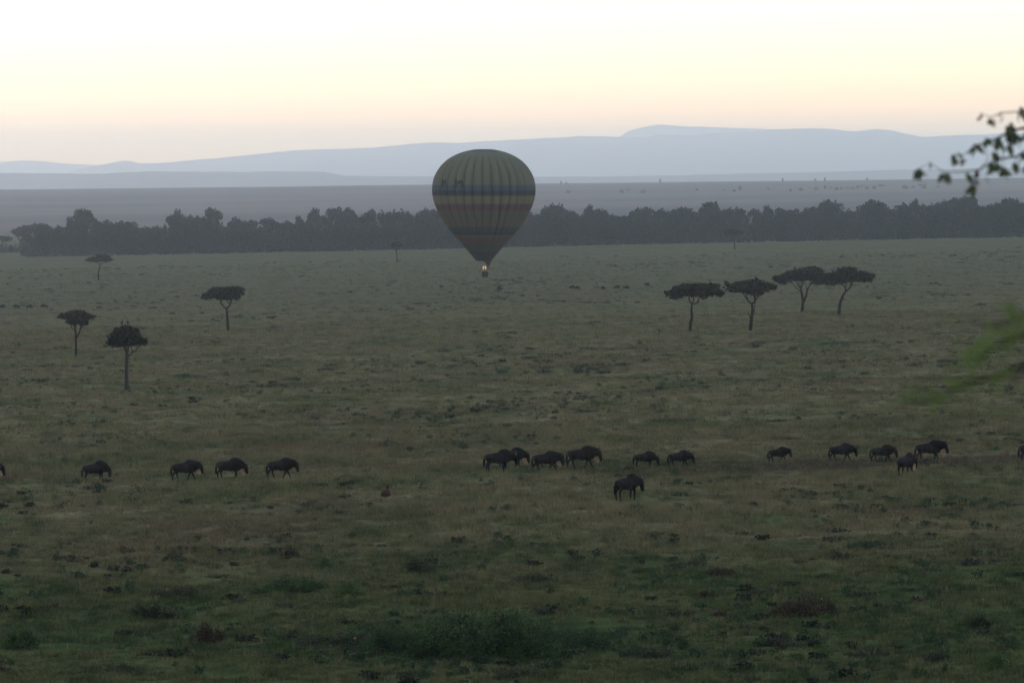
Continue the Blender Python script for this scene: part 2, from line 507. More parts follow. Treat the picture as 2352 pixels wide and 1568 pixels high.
hero_tree('acacia_tree', crop3, (785, 270), [([(785, 270), (786, 230), (778, 190), (768, 155)], 5.5, 3.5), ([(768, 155), (745, 140)], 3, 2), ([(768, 160), (800, 138)], 3, 2)],
          [(770, 115, 72, 24), (720, 125, 36, 16), (825, 115, 36, 18), (775, 98, 48, 14)],
          'small hazy umbrella acacia standing before the forest on the right', 1500, .36, dist=1290, leafm=m_olive)
hero_tree('acacia_tree', crop2, (627, 795), [([(627, 795), (628, 745), (636, 712), (642, 690)], 5, 3.5), ([(640, 695), (622, 684)], 2.5, 2), ([(641, 694), (662, 684)], 2.5, 2)],
          [(635, 658, 68, 17), (590, 664, 44, 11), (680, 660, 42, 16), (655, 645, 50, 14), (560, 665, 18, 6)],
          'thin flat topped acacia just below the forest on the left', 1900, .34)
hero_tree('acacia_tree', crop2, (1457, 1125), [([(1457, 1125), (1454, 1070), (1449, 1010), (1447, 975)], 10, 7), ([(1447, 978), (1425, 955), (1410, 935), (1400, 905)], 5, 3.5), ([(1412, 938), (1413, 950), (1411, 920)], 5, 4), ([(1447, 975), (1466, 955), (1478, 925), (1480, 900)], 6, 4), ([(1470, 945), (1450, 925), (1440, 905)], 3, 2)],
          [(1400, 878, 80, 30), (1330, 895, 44, 20), (1390, 858, 62, 22), (1490, 868, 60, 36), (1530, 860, 34, 26), (1440, 895, 70, 22), (1300, 905, 18, 10), (1500, 900, 34, 20), (1550, 876, 14, 12), (1460, 850, 50, 14)],
          'lone umbrella acacia with a forked trunk, rightmost of those left of the balloon', 4200, .24)
hero_tree('acacia_tree', crop2, (485, 1290), [([(485, 1290), (485, 1220), (485, 1160), (481, 1100)], 10, 6), ([(487, 1160), (505, 1130), (515, 1090), (520, 1060)], 6, 4), ([(481, 1110), (478, 1070), (482, 1040)], 5, 3), ([(483, 1120), (462, 1098), (448, 1070), (440, 1050)], 3, 2), ([(515, 1100), (540, 1075), (548, 1050)], 3, 2)],
          [(488, 1020, 88, 30), (420, 1020, 48, 18), (560, 1025, 44, 18), (490, 998, 60, 16), (470, 1060, 52, 18), (530, 1060, 42, 22), (385, 1025, 18, 9), (600, 1020, 10, 9)],
          'feathery open crowned acacia on the left with twigs hanging under its crown', 2300, .19, flat=.1, leafm=m_brown if False else m_acacia, twigs=60)
T4 = hero_tree('dome_tree', crop1, (575, 1520), [([(575, 1520), (572, 1380), (570, 1200), (570, 1000), (578, 850), (585, 740)], 44, 32), ([(580, 780), (560, 690), (520, 600)], 26, 15), ([(585, 760), (600, 660), (620, 560)], 24, 15), ([(600, 820), (660, 760), (700, 720), (760, 690), (800, 620), (850, 560)], 17, 9), ([(690, 720), (680, 660), (660, 600)], 10, 8)],
          [(560, 400, 260, 200), (420, 440, 220, 160), (700, 420, 170, 150), (290, 520, 110, 100), (860, 500, 110, 80), (940, 520, 66, 80), (560, 270, 160, 90), (380, 290, 80, 80), (740, 300, 60, 60), (400, 570, 200, 60), (720, 530, 120, 60), (190, 400, 24, 26), (165, 530, 24, 30), (630, 235, 50, 40)],
          'nearest left tree with a dense dark dome crown and pale trunk', 5200, .15, leafm=m_darkleaf, barkm=m_palebark, flat=0, depth=.95)
hero_tree('acacia_tree', lambda x, y: (x, y), (912, 589), [([(912, 589), (912, 578), (910, 566), (909, 556)], 1.3, .9), ([(910, 562), (916, 552)], .7, .5)],
          [(909, 549, 11, 4), (903, 552, 6, 3), (917, 550, 7, 4), (911, 545, 8, 2.4)],
          'tiny slender acacia standing in front of the forest left of the balloon', 900, .34, dist=1210, leafm=m_olive)

# ------------------------------------------------------------------ balloon
BD = 824.0
bc = at(1181.2 / 1.0629, (330 + 575 / 4.239) / 1.0629, BD)
mcp = BD / 9400.0 / 4.239
def bz(cy): return (575 - cy) * mcp
prof = [(147, 12), (148, 60), (151, 105), (157, 150), (166, 190), (178, 228), (192, 265), (212, 310), (235, 350), (262, 388), (295, 423), (335, 458), (380, 488), (430, 512), (480, 526), (530, 533.5), (575, 535), (625, 531), (690, 516), (745, 496), (810, 465), (880, 425), (940, 385), (1000, 338), (1060, 288), (1110, 239), (1180, 179), (1235, 130), (1300, 78)]
pc = np.array([q[0] for q in prof], float); pr = np.array([q[1] for q in prof], float)
rows_c = np.concatenate([np.linspace(150, 300, 14), np.linspace(312, 1300, 44)])
rows_r = np.interp(rows_c, pc, pr)
rows_r = np.convolve(np.pad(rows_r, 1, mode='edge'), [.2, .6, .2], 'valid')
NG = 32
balloon = empty('hot_air_balloon', (bc.x, BD, bc.z + bz(1470)), label='striped green and yellow hot air balloon with its burner lit, hovering over the plain', cat='balloon')
OZ = -bz(1470)
m_env = mat('balloon_fabric', (.1, .1, .06), .75, .15)
k = NW(m_env)
zz = k.sep(k.new('ShaderNodeTexCoord').outputs['Object'], 2)
bands = [(150, (0.0445, 0.0464, 0.0516)), (172, (0.0853, 0.0994, 0.0633)), (515, (0.0372, 0.0576, 0.0824)), (572, (0.0119, 0.0205, 0.0314)), (603, (0.0145, 0.0261, 0.0195)), (626, (0.0986, 0.0980, 0.0549)), (712, (0.0726, 0.0314, 0.0329)), (776, (0.0654, 0.0675, 0.0401)), (950, (0.0258, 0.0406, 0.0576)), (1000, (0.0144, 0.0206, 0.0234)), (1026, (0.0595, 0.0531, 0.0414)), (1062, (0.0589, 0.0296, 0.0271)), (1128, (0.0337, 0.0371, 0.0248)), (1200, (0.0185, 0.0216, 0.0217))]
col = None
for i, (c, rgb) in enumerate(bands):
    if col is None: col = rgb; continue
    zb = bz(c) + OZ
    col = k.mix(k.step(k.math('MULTIPLY', zz, -1.0), -zb - .09, -zb + .09), col, rgb)
k.val(k.n['Principled BSDF'].inputs['Base Color'], col)
tl = k.new('ShaderNodeBsdfTranslucent'); k.val(tl.inputs[0], col)
mx = k.new('ShaderNodeMixShader'); mx.inputs[0].default_value = .18
k.l.new(k.n['Principled BSDF'].outputs[0], mx.inputs[1]); k.l.new(tl.outputs[0], mx.inputs[2]); k.l.new(mx.outputs[0], k.n['Material Output'].inputs[0])
ha = math.pi / NG
cols = 9
V = []; F = []
for i, (c, r) in enumerate(zip(rows_c, rows_r)):
    b = .095 * min(1, max(0, (c - 150) / 160)) * min(1, max(0.15, (1300 - c) / 500))
    for j in range(cols):
        t_ = -1 + 2 * j / (cols - 1)
        a = t_ * ha * .9995
        rr = r * mcp * (1 - b * .85 + b * (1 - t_ * t_) ** .8 * .90 - (.006 if abs(t_) == 1 else 0))
        V.append((rr * math.cos(a), rr * math.sin(a), bz(c) + OZ))
for i in range(len(rows_c) - 1):
    for j in range(cols - 1):
        q = i * cols + j
        F.append([q, q + cols, q + cols + 1, q + 1])
gm = MB(); gm.add(V, F); gme = gm.mesh('gore', m_env)
for i in range(NG):
    o = link(bpy.data.objects.new('gore', gme)); o.parent = balloon; o.rotation_euler = (0, 0, 2 * math.pi * (i + .37) / NG)
cp = MB()
ang = np.linspace(0, 2 * math.pi, 33)[:-1]
Vc = []; Fc = []
for i, (rr, zc) in enumerate([(100, 150.5), (75, 148.5), (40, 147.5), (12, 147.2)]):
    Vc += [(rr * mcp * math.cos(a), rr * mcp * math.sin(a), bz(zc) + OZ + .02) for a in ang]
for i in range(3):
    for j in range(32): Fc.append([i * 32 + j, i * 32 + (j + 1) % 32, (i + 1) * 32 + (j + 1) % 32, (i + 1) * 32 + j])
Fc.append([96 + j for j in range(32)])
cp.add(Vc, Fc); cp.build('parachute_vent', mat('dark_vent_cloth', (.05, .045, .055), .8), balloon)
# dark painted figures on two gores
m_mark = mat('dark_green_print', (.007, .012, .010), .8)
def mark(polys):
    mb = MB()
    for poly in polys:
        pts = []
        for (cx, cy) in poly:
            r = float(np.interp(cy, pc, pr))
            sn = max(-.999, min(.999, (cx - 768) / r)); a = math.asin(sn)
            rr = (r * 1.012 + 4) * mcp
            pts.append((rr * math.sin(a), -rr * math.cos(a), bz(cy) + OZ))
        mb.add(pts, [list(range(len(pts)))])
    mb.build('printed_mark', m_mark, balloon)
mark([[(352, 455), (366, 452), (370, 500), (362, 540), (352, 545), (346, 500)], [(378, 462), (392, 458), (394, 520), (382, 528)], [(366, 470), (380, 480), (380, 500), (368, 492)]])
mark([[(486, 458), (502, 455), (502, 512), (510, 545), (492, 542), (484, 505)], [(505, 480), (540, 466), (562, 470), (564, 515), (548, 520), (540, 500), (508, 512)], [(556, 500), (566, 498), (566, 542), (556, 540)]])
# scoop, burner, basket
m_scoop = mat('red_brown_scoop', (.040, .020, .020), .85)
sc_ = MB()
Vs = []; Fs = []
na = 17
for i in range(7):
    f = i / 6
    for j in range(na):
        a = -1.75 + 3.3 * j / (na - 1)
        r = (74 * (1 - f) + 16 * f) * mcp
        top = 1298; drop = (1375 - 1298) * f * (1 - .55 * abs(-1 + 2 * j / (na - 1)) ** 1.5)
        cx = (6 + 26 * f) * mcp
        Vs.append((cx + r * math.cos(a) if True else 0, r * math.sin(a), bz(top + drop) + OZ))
for i in range(6):
    for j in range(na - 1): Fs.append([i * na + j, i * na + j + 1, (i + 1) * na + j + 1, (i + 1) * na + j])
sc_.add(Vs, Fs); sc_.build('scoop', m_scoop, balloon)
m_steel = mat('burner_steel', (.25, .25, .27), .35, .5)
bu = MB()
bxo = 6 * mcp
for dx in (-.28, .28):
    bu.tube([(bxo + dx, 0, bz(1405) + OZ), (bxo + dx, 0, bz(1388) + OZ)], [.13, .15], 10)
for a, b in (((-.62, -.5), (.62, -.5)), ((.62, -.5), (.62, .5)), ((.62, .5), (-.62, .5)), ((-.62, .5), (-.62, -.5))):
    bu.tube([(bxo + a[0], a[1], bz(1402) + OZ), (bxo + b[0], b[1], bz(1402) + OZ)], [.03, .03], 6)
bu.tube([(bxo - .62, 0, bz(1402) + OZ), (bxo + .62, 0, bz(1402) + OZ)], [.03, .03], 6)
for x_, y_ in ((-.62, -.5), (.62, -.5), (.62, .5), (-.62, .5)):
    bu.tube([(bxo + x_, y_, bz(1402) + OZ), (bxo + x_ * 1.02, y_ * 2.2, bz(1428) + OZ)], [.025, .025], 6)
bu.build('burner_frame', m_steel, balloon)
m_flame = bpy.data.materials.new('flame'); m_flame.use_nodes = True
t = m_flame.node_tree; t.nodes.clear(); e = t.nodes.new('ShaderNodeEmission'); oo = t.nodes.new('ShaderNodeOutputMaterial')
e.inputs[0].default_value = (1, .43, .20, 1); e.inputs[1].default_value = .10; t.links.new(e.outputs[0], oo.inputs[0])
for dx in (-.22, .24):
    fl = MB(); fl.tube([(bxo + dx, 0, bz(1387) + OZ), (bxo + dx * 1.1, 0, bz(1376) + OZ), (bxo + dx * .8, 0, bz(1360) + OZ), (bxo + dx * .6, 0, bz(1350) + OZ)], [.06, .11, .10, .02], 10)
    fl.build('flame', m_flame, balloon)
m_cable = mat('load_cable', (.12, .12, .12), .6)
cb = MB()
for i in range(16):
    a = 2 * math.pi * i / 16
    cb.tube([(76 * mcp * math.cos(a), 76 * mcp * math.sin(a), bz(1299) + OZ), (bxo + .6 * (1 if math.cos(a) > 0 else -1), .48 * (1 if math.sin(a) > 0 else -1), bz(1402) + OZ)], [.012, .012], 4)
cb.build('load_cables', m_cable, balloon)
m_wick = mat('dark_wicker', (.040, .034, .030), .9)
k = NW(m_wick)
wv = k.new('ShaderNodeTexWave'); wv.inputs['Scale'].default_value = 6
k.val(wv.inputs[0], k.new('ShaderNodeTexCoord').outputs['Object'])
k.val(k.n['Principled BSDF'].inputs['Base Color'], k.mix(wv.outputs[1], (.024, .020, .018), (.014, .012, .011)))
bk = MB()
def rrect(hx, hy, r, n=5):
    out = []
    for sx, sy, a0 in ((1, 1, 0), (-1, 1, 90), (-1, -1, 180), (1, -1, 270)):
        for i in range(n):
            a = R(a0 + 90 * i / (n - 1)); out.append((sx * (hx - r) + r * math.cos(a), sy * (hy - r) + r * math.sin(a)))
    return out
Vb = []; Fb = []
zt_, zb_ = bz(1412) + OZ, bz(1466) + OZ
bx2 = bxo + .12
rings = [(zb_, .60, 1.2), (zb_ + .1, .66, 1.28), ((zt_ + zb_) / 2, .67, 1.3), (zt_, .68, 1.32), (zt_, .62, 1.26), (zb_ + .12, .60, 1.2)]
for z_, hx, hy in rings: Vb += [(bx2 + p_[0], p_[1], z_) for p_ in rrect(hx, hy, .18)]
for i in range(5):
    for j in range(20): Fb.append([i * 20 + j, i * 20 + (j + 1) % 20, (i + 1) * 20 + (j + 1) % 20, (i + 1) * 20 + j])
Fb.append(list(range(20))[::-1]); Fb.append([100 + j for j in range(20)])
bk.add(Vb, Fb)
bko = bk.build('basket', m_wick, balloon, smooth=False)
rl = MB(); rr_ = rrect(.68, 1.32, .18)
rl.tube([(bx2 + p_[0], p_[1], zt_ + .02) for p_ in rr_ + rr_[:1]], [.06] * 21, 6, cap=False)
rl.build('padded_rim', mat('black_leather', (.02, .018, .018), .6), bko)

# ------------------------------------------------------------------ wildebeest
m_wb = mat('wildebeest_coat', (.02, .02, .02), .85, .1)
k = NW(m_wb)
oc = k.new('ShaderNodeTexCoord').outputs['Object']
ox = k.sep(oc, 0)
st = k.noise(k.mapp(oc, (9, 1, .6)), 1, 2, .6)
c_ = k.mix(k.step(ox, -.1, .45), (.010, .010, .012), (.003, .003, .003))
c_ = k.mix(k.math('MULTIPLY', k.step(st, .5, .6), .5), c_, (.004, .004, .004))
k.val(k.n['Principled BSDF'].inputs['Base Color'], c_)
m_hair = mat('black_hair', (.005, .005, .005), .8, .1)
m_beard = leaf_mat('pale_beard_hair', (.55, .44, .31), (.42, .33, .23), .6)
m_horn = mat('dark_horn', (.02, .019, .018), .4, .4)

def remeshed(mb, name, m, vox=.028):
    me = mb.mesh(name + '_src', None)
    o = bpy.data.objects.new(name, me); link(o)
    md = o.modifiers.new('r', 'REMESH'); md.mode = 'VOXEL'; md.voxel_size = vox
    sm = o.modifiers.new('s', 'SMOOTH'); sm.iterations = 3; sm.factor = .5
    bpy.context.view_layer.update()
    dg = bpy.context.evaluated_depsgraph_get()
    out = bpy.data.meshes.new_from_object(o.evaluated_get(dg))
    bpy.data.objects.remove(o); bpy.data.meshes.remove(me)
    out.name = name
    out.materials.clear(); out.materials.append(m)
    out.polygons.foreach_set('use_smooth', [True] * len(out.polygons))
    return out

def limb(mb, pts):
    mb.tube([p[:3] for p in pts], [p[3] for p in pts], 10)
    for p in pts: mb.ell(p[:3], (p[3],) * 3, 8, 6)

def wb_pose(front, hind, head=0.0, turn=0.0):
    mb = MB()
    for c, r in (((-.60, 0, .89), (.28, .23, .26)), ((-.35, 0, .88), (.34, .26, .31)), ((0, 0, .88), (.38, .28, .34)), ((.30, 0, .93), (.32, .27, .42)), ((.28, 0, 1.17), (.37, .16, .25)), ((-.05, 0, 1.03), (.44, .17, .19)), ((.48, 0, 1.12), (.30, .14, .21)), ((.52, 0, .92), (.22, .2, .30)), ((-.70, 0, .95), (.17, .18, .17))):
        mb.ell(c, r, 16, 10)
    hx = .98; hz_ = 1.05 - .30 * head
    ty = math.sin(turn) * .3
    mz = hz_ - .45; mxx = hx + .16 - .05 * head
    limb(mb, [(.38, 0, 1.04, .27), (.64, ty * .3, 1.04 - .10 * head, .25), (.86, ty * .8, hz_ + .02, .185)])
    limb(mb, [(.40, 0, .90, .22), (.72, ty * .4, .92 - .15 * head, .17)])
    limb(mb, [(hx - .06, ty, hz_ + .02, .155), (hx + .02, ty * 1.2, hz_ - .2, .135), (mxx - .09, ty * 1.35, mz + .06, .11), (mxx - .08, ty * 1.4, mz - .01, .105)])
    for sy in (-1, 1):       # ears
        limb(mb, [(hx - .05, ty + sy * .08, hz_ + .05, .03), (hx - .12, ty + sy * .22, hz_ + .0, .022)])
    for s_, f in zip((-1, 1), front):
        lift = .05 if f > .25 else 0
        limb(mb, [(.34, s_ * .13, .85, .13), (.33 + f * .25, s_ * .13, .60, .078), (.33 + f * .55 + .02, s_ * .125, .38, .054), (.33 + f * .95, s_ * .12, .12 + lift, .038), (.35 + f, s_ * .12, .03 + lift, .052)])
    for s_, f in zip((-1, 1), hind):
        limb(mb, [(-.62, s_ * .12, .90, .19), (-.58 + f * .25, s_ * .13, .70, .105), (-.72 + f * .6, s_ * .125, .44, .062), (-.67 + f * .95, s_ * .12, .12, .040), (-.64 + f, s_ * .12, .03, .052)])
    body = remeshed(mb, 'body', m_wb)
    parts = [('body', body)]
    for sy in (-1, 1):
        h = MB(); h.tube([(hx - .02, ty + sy * .05, hz_ + .11), (hx - .0, ty + sy * .17, hz_ + .10), (hx + .01, ty + sy * .27, hz_ + .14), (hx + .0, ty + sy * .28, hz_ + .24), (hx - .04, ty + sy * .22, hz_ + .31)], [.045, .036, .028, .018, .006], 8)
        parts.append(('horn', h.mesh('horn', m_horn)))
    rng = np.random.default_rng(5)
    def hair(a, b, n, ln, dirv, spread, wd, name, m):
        A = np.array(a); B = np.array(b)
        t_ = rng.random((n, 1)); P = A + (B - A) * t_ + rng.normal(size=(n, 3)) * spread
        D = np.array(dirv) + rng.normal(size=(n, 3)) * .12
        L_ = ln * (.6 + .7 * rng.random((n, 1))) * (1 - .35 * np.abs(2 * t_ - 1))
        W_ = rng.normal(size=(n, 3)); W_[:, 2] = 0; W_ /= np.linalg.norm(W_, axis=1)[:, None]
        V_ = np.stack([P - W_ * wd, P + W_ * wd, P + W_ * wd * .3 + D * L_, P - W_ * wd * .3 + D * L_], 1)
        q = MB(); q.quads(V_); return (name, q.mesh(name, m, False))
    zb0 = hz_ - .24
    parts.append(hair((.66, ty * .5, .76 - .08 * head), (.99, ty, zb0 - .05), 260, .25, (0.02, 0, -1), .03, .018, 'beard', m_beard))
    parts.append(hair((.20, 0, 1.36), (.92, ty * .8, hz_ + .14), 200, .13, (-.5, 0, .5), .02, .018, 'mane', m_hair))
    tb = MB(); tb.tube([(-.84, 0, 1.06), (-.92, 0, .98), (-.95, 0, .80)], [.035, .028, .022], 7)
    rr2 = rng.random((70, 1)); P = np.array([(-.945, 0, .86)]) + rng.normal(size=(70, 3)) * .018 + rr2 * np.array([(0, 0, -.16)])
    W_ = rng.normal(size=(70, 3)) * .016; E_ = P + np.array([(0.0, 0, -.34)]) + rng.normal(size=(70, 3)) * .03
    tb.quads(np.stack([P - W_, P + W_, E_ + W_ * .4, E_ - W_ * .4], 1))
    parts.append(('tail', tb.mesh('tail', m_hair)))
    return parts
POSES = {
    'walk': wb_pose((.26, -.24), (-.22, .20), .0),
    'walk2': wb_pose((-.20, .30), (.24, -.20), .25),
    'stand': wb_pose((.02, -.06), (.0, -.08), .25),
    'step': wb_pose((.12, -.12), (-.14, .08), .35),
    'proud': wb_pose((-.10, .18), (.16, -.12), -.25, -.6),
    'graze': wb_pose((.05, -.04), (-.02, .06), .75, .5),
}
def wildebeest(px, py, pose, label, rz=0.0, s=1.0, beard=True, dist=None, group='wildebeest walking in file across the grass'):
    P = hit(px, py)
    o = empty('wildebeest', (P.x, P.y, P.z - .03), rz, label=label, cat='wildebeest', group=group)
    o.scale = (s, s, s)
    for n_, me in POSES[pose]:
        if n_ == 'beard' and not beard: continue
        c = link(bpy.data.objects.new(n_, me)); c.parent = o
    return o
def wb(xl, xr, py, pose, label, rz=0., s=1.0, beard=True):
    return wildebeest((xl + xr) / 2 - 4, py, pose, label, rz, s, beard)
W_ = wb
W_(-60, 12, 1106, 'stand', 'wildebeest cut off by the left edge with only its dark head showing', 0.0)
W_(191, 258, 1106, 'graze', 'wildebeest with its head turned away, alone at the left end of the line', .42, .98, False)
W_(396, 466, 1104, 'walk', 'wildebeest with pale beard and grey flank, first of the three walking together on the left', .12, .97)
W_(494, 574, 1101, 'step', 'wildebeest with a pale beard, middle one of three walking together on the left', -.2, 1.02)
W_(612, 689, 1099, 'walk', 'dark wildebeest in full stride, last of the three on the left towards the balloon', -.05, .98, False)
W_(1150, 1212, 1076, 'step', 'wildebeest half hidden behind a bigger one, with only its bearded head and neck clear', .1, 1.0)
W_(1115, 1188, 1084, 'stand', 'large dark wildebeest that half hides a bearded one, first right of the tree shadow gap', .25, 1.06, False)
W_(1236, 1296, 1078, 'walk', 'wildebeest mostly hidden behind a bearded walking one, just right of the balloon line', .05, .86, False)
W_(1223, 1296, 1083, 'walk2', 'wildebeest with a long pale beard, walking close behind the big striding one', 0, .97)
W_(1299, 1386, 1077, 'walk', 'biggest striding wildebeest in the centre group with a tan beard and legs wide apart', -.06, 1.10)
W_(1407, 1486, 1147, 'stand', 'nearest wildebeest, standing black with a tall hump below the rest of the line', .72, 1.08, False)
W_(1455, 1518, 1075, 'graze', 'slim wildebeest walking right above the nearest standing one, tail hanging', 0, .82, False)
W_(1535, 1597, 1074, 'walk2', 'small wildebeest with low head, following on the right of a slim one', 0, .84, False)
W_(1764, 1822, 1062, 'walk', 'smallest wildebeest walking alone in the gap right of centre', .12, .76, False)
W_(1904, 1972, 1060, 'walk2', 'wildebeest with long hanging tail under the dark tussock, walking right', 0, .90, False)
W_(2001, 2063, 1062, 'walk2', 'wildebeest in mid stride between a long tailed one and the rear view one', 0, .86, False)
W_(2102, 2179, 1060, 'proud', 'wildebeest with visible horns and a cream beard, behind the one seen from behind', -.03, 1.02)
W_(2062, 2112, 1093, 'stand', 'wildebeest seen from behind, walking away with an orange lit beard', .95, 1.04)
W_(2336, 2420, 1062, 'stand', 'wildebeest cut off by the right edge with only its rump and tail showing', 0, 1.02, False)
far = [(1149, 668, 2.6, 'tiny distant wildebeest alone below the balloon basket'),
       (1314, 665, .5, 'tiny distant wildebeest, left one of a close pair right of the balloon'),
       (1327, 667, 2.4, 'tiny distant wildebeest, right one of a close pair right of the balloon'),
       (1386, 667, 2.2, 'tiny distant wildebeest standing single in the middle of the far herd'),
       (1416, 665, .4, 'tiny distant wildebeest grazing, just left of a darker one in the far herd'),
       (1438, 666, .1, 'tiny distant wildebeest, darkest of the far herd, facing right'),
       (1487, 659, 2.3, 'tiny distant wildebeest at the right end of the far herd nearest the acacias'),
       (4, 710, 0, 'tiny distant wildebeest touching the left edge of the picture'),
       (39, 710, 3.0, 'tiny distant wildebeest, second of four in the far row at left'),
       (68, 710, .7, 'palest tiny distant wildebeest, third of four in the far row at left'),
       (102, 709, 3.1, 'tiny distant wildebeest at the right end of the far row at left')]
for i, (px, py, rz, lb) in enumerate(far):
    wildebeest(px, py, ['walk', 'graze', 'step', 'stand'][i % 4], lb, rz, .74, False, group='far wildebeest grazing beyond the plain')

# resting antelope seen from behind
m_ante = mat('reddish_coat', (.034, .016, .012), .85)
P = hit(887, 1139)
ante = empty('antelope', (P.x, P.y, P.z - .03), R(70), label='reddish antelope lying in the grass left of centre with two upright dark horns', cat='antelope')
mb = MB(); mb.ell((0, 0, .22), (.36, .24, .23), 14, 10); mb.ell((-.2, 0, .2), (.22, .24, .2), 12, 8)
limb(mb, [(.2, .02, .32, .12), (.27, .04, .5, .07), (.30, .04, .60, .065)]); limb(mb, [(.30, .04, .60, .06), (.42, .06, .54, .035)])
limb(mb, [(-.1, .24, .08, .06), (.22, .27, .05, .035)]); limb(mb, [(.25, -.15, .08, .05), (.45, -.14, .05, .03)])
link(bpy.data.objects.new('body', remeshed(mb, 'body', m_ante, .022))).parent = ante
for s_ in (-1, 1):
    h = MB(); h.tube([(.29, .04 + s_ * .04, .64), (.26, .04 + s_ * .09, .76), (.27, .04 + s_ * .11, .90)], [.028, .022, .008], 7); h.build('horn', m_horn, ante)
    h = MB(); h.tube([(.27, .04 + s_ * .06, .62), (.25, .04 + s_ * .15, .66)], [.03, .008], 6); h.build('ear', m_ante, ante)

# birds on the dome tree
m_bird = mat('dark_plumage', (.020, .020, .022), .8); m_white = mat('white_plumage', (.16, .16, .17), .8)
def bird(c, mtl, label, rz, h=.66):
    u, v = crop1(*c)
    D = T4.location.y - .4
    P = at(u, v, D)
    b = empty('stork', (P.x, D, P.z), rz, label=label, cat='bird', group='storks perched on the dome tree')
    s = h / .9
    def sc3(p): return tuple(q * s for q in p)
    mb = MB(); mb.ell(sc3((0, 0, .42)), sc3((.19, .11, .17)), 12, 8, rot=Matrix.Rotation(-.9, 3, 'Y'))
    limb(mb, [(*sc3((.06, 0, .55)), .06 * s), (*sc3((.08, 0, .72)), .032 * s), (*sc3((.10, 0, .82)), .045 * s)])
    limb(mb, [(*sc3((-.12, 0, .3)), .06 * s), (*sc3((-.2, 0, .16)), .03 * s)])
    link(bpy.data.objects.new('body', remeshed(mb, 'body', mtl, .018))).parent = b
    q = MB(); q.tube([sc3((.12, 0, .82)), sc3((.33, 0, .74))], [.022 * s, .004], 6); q.build('beak', m_horn, b)
    for y_ in (-.04, .04):
        q = MB(); q.tube([sc3((0, y_, .3)), sc3((0, y_, 0))], [.014, .012], 5); q.build('leg', m_horn, b)
bird((478, 205), m_bird, 'dark stork on the left of three perched on top of the dome tree', .4)
bird((520, 205), m_white, 'pale stork in the middle of three perched on top of the dome tree', 1.2, .74)
bird((598, 208), m_bird, 'dark stork on the right of three perched on top of the dome tree', 2.8, .7)
# small upright stump left of the four acacias
P = hit(*crop3(110, 1078)); 
q = MB(); q.tube([(0, 0, -.1), (.02, 0, .2), (-.01, .01, .4), (.03, 0, .55)], [.13, .10, .08, .03], 8)
q.tube([(0, 0, .3), (.09, 0, .42)], [.05, .02], 6)
o = q.build('tree_stump', m_bark); o.location = P; tag(o, 'small dark upright stump in the grass left of the four acacias', 'stump')
# ------------------------------------------------------------------ riverside forest
SKY = [(-200, 530), (-100, 525), (-40, 530), (0, 540), (15, 541), (40, 527), (60, 515), (90, 511), (100, 514), (112, 528), (118, 538), (126, 510), (150, 512), (165, 504), (178, 484), (195, 480), (208, 484), (216, 500), (226, 512), (240, 502), (262, 505), (276, 520), (284, 506), (300, 512), (315, 516), (330, 522), (345, 508), (365, 522), (378, 540), (390, 512), (402, 490), (412, 487), (428, 492), (445, 500), (462, 498), (470, 486), (490, 484), (502, 490), (512, 512), (530, 506), (548, 502), (570, 507), (590, 500), (620, 500), (640, 508), (655, 514), (668, 506), (690, 500), (698, 488), (720, 487), (742, 496), (760, 492), (768, 479), (795, 478), (812, 486), (832, 487), (845, 484), (870, 480), (895, 486), (910, 480), (930, 482), (945, 494), (960, 486), (985, 477), (1020, 478), (1060, 482), (1100, 478), (1150, 480), (1200, 478), (1230, 484), (1240, 484), (1256, 474), (1272, 468), (1290, 476), (1310, 484), (1322, 496), (1334, 482), (1350, 474), (1364, 470), (1380, 476), (1400, 486), (1420, 496), (1436, 486), (1450, 478), (1466, 474), (1480, 478), (1492, 471), (1505, 478), (1520, 480), (1540, 475), (1560, 478), (1580, 472), (1600, 474), (1618, 478), (1626, 462), (1634, 462), (1642, 478), (1660, 472), (1676, 478), (1700, 480), (1722, 478), (1738, 482), (1755, 477), (1790, 478), (1812, 476), (1822, 480), (1840, 478), (1860, 480), (1880, 470), (1896, 463), (1920, 464), (1930, 480), (1946, 478), (1956, 472), (1966, 478), (1978, 476), (1992, 464), (2006, 459), (2022, 466), (2040, 472), (2060, 466), (2084, 464), (2106, 460), (2116, 460), (2128, 468), (2150, 466), (2170, 460), (2190, 455), (2210, 449), (2224, 452), (2240, 464), (2256, 464), (2270, 470), (2290, 462), (2310, 452), (2330, 451), (2345, 462), (2400, 465), (2600, 460)]
_sx = np.array([q[0] for q in SKY], float); _sy = np.array([q[1] for q in SKY], float)
_u = np.arange(-200, 2600, 4.0); _w = np.interp(_u, _sx, _sy)
_m = np.convolve(np.pad(_w, 30, mode='edge'), np.ones(61) / 61, 'valid')
_sx, _sy = _u, _m + 1.35 * (_w - _m)
rw = np.random.default_rng(21)
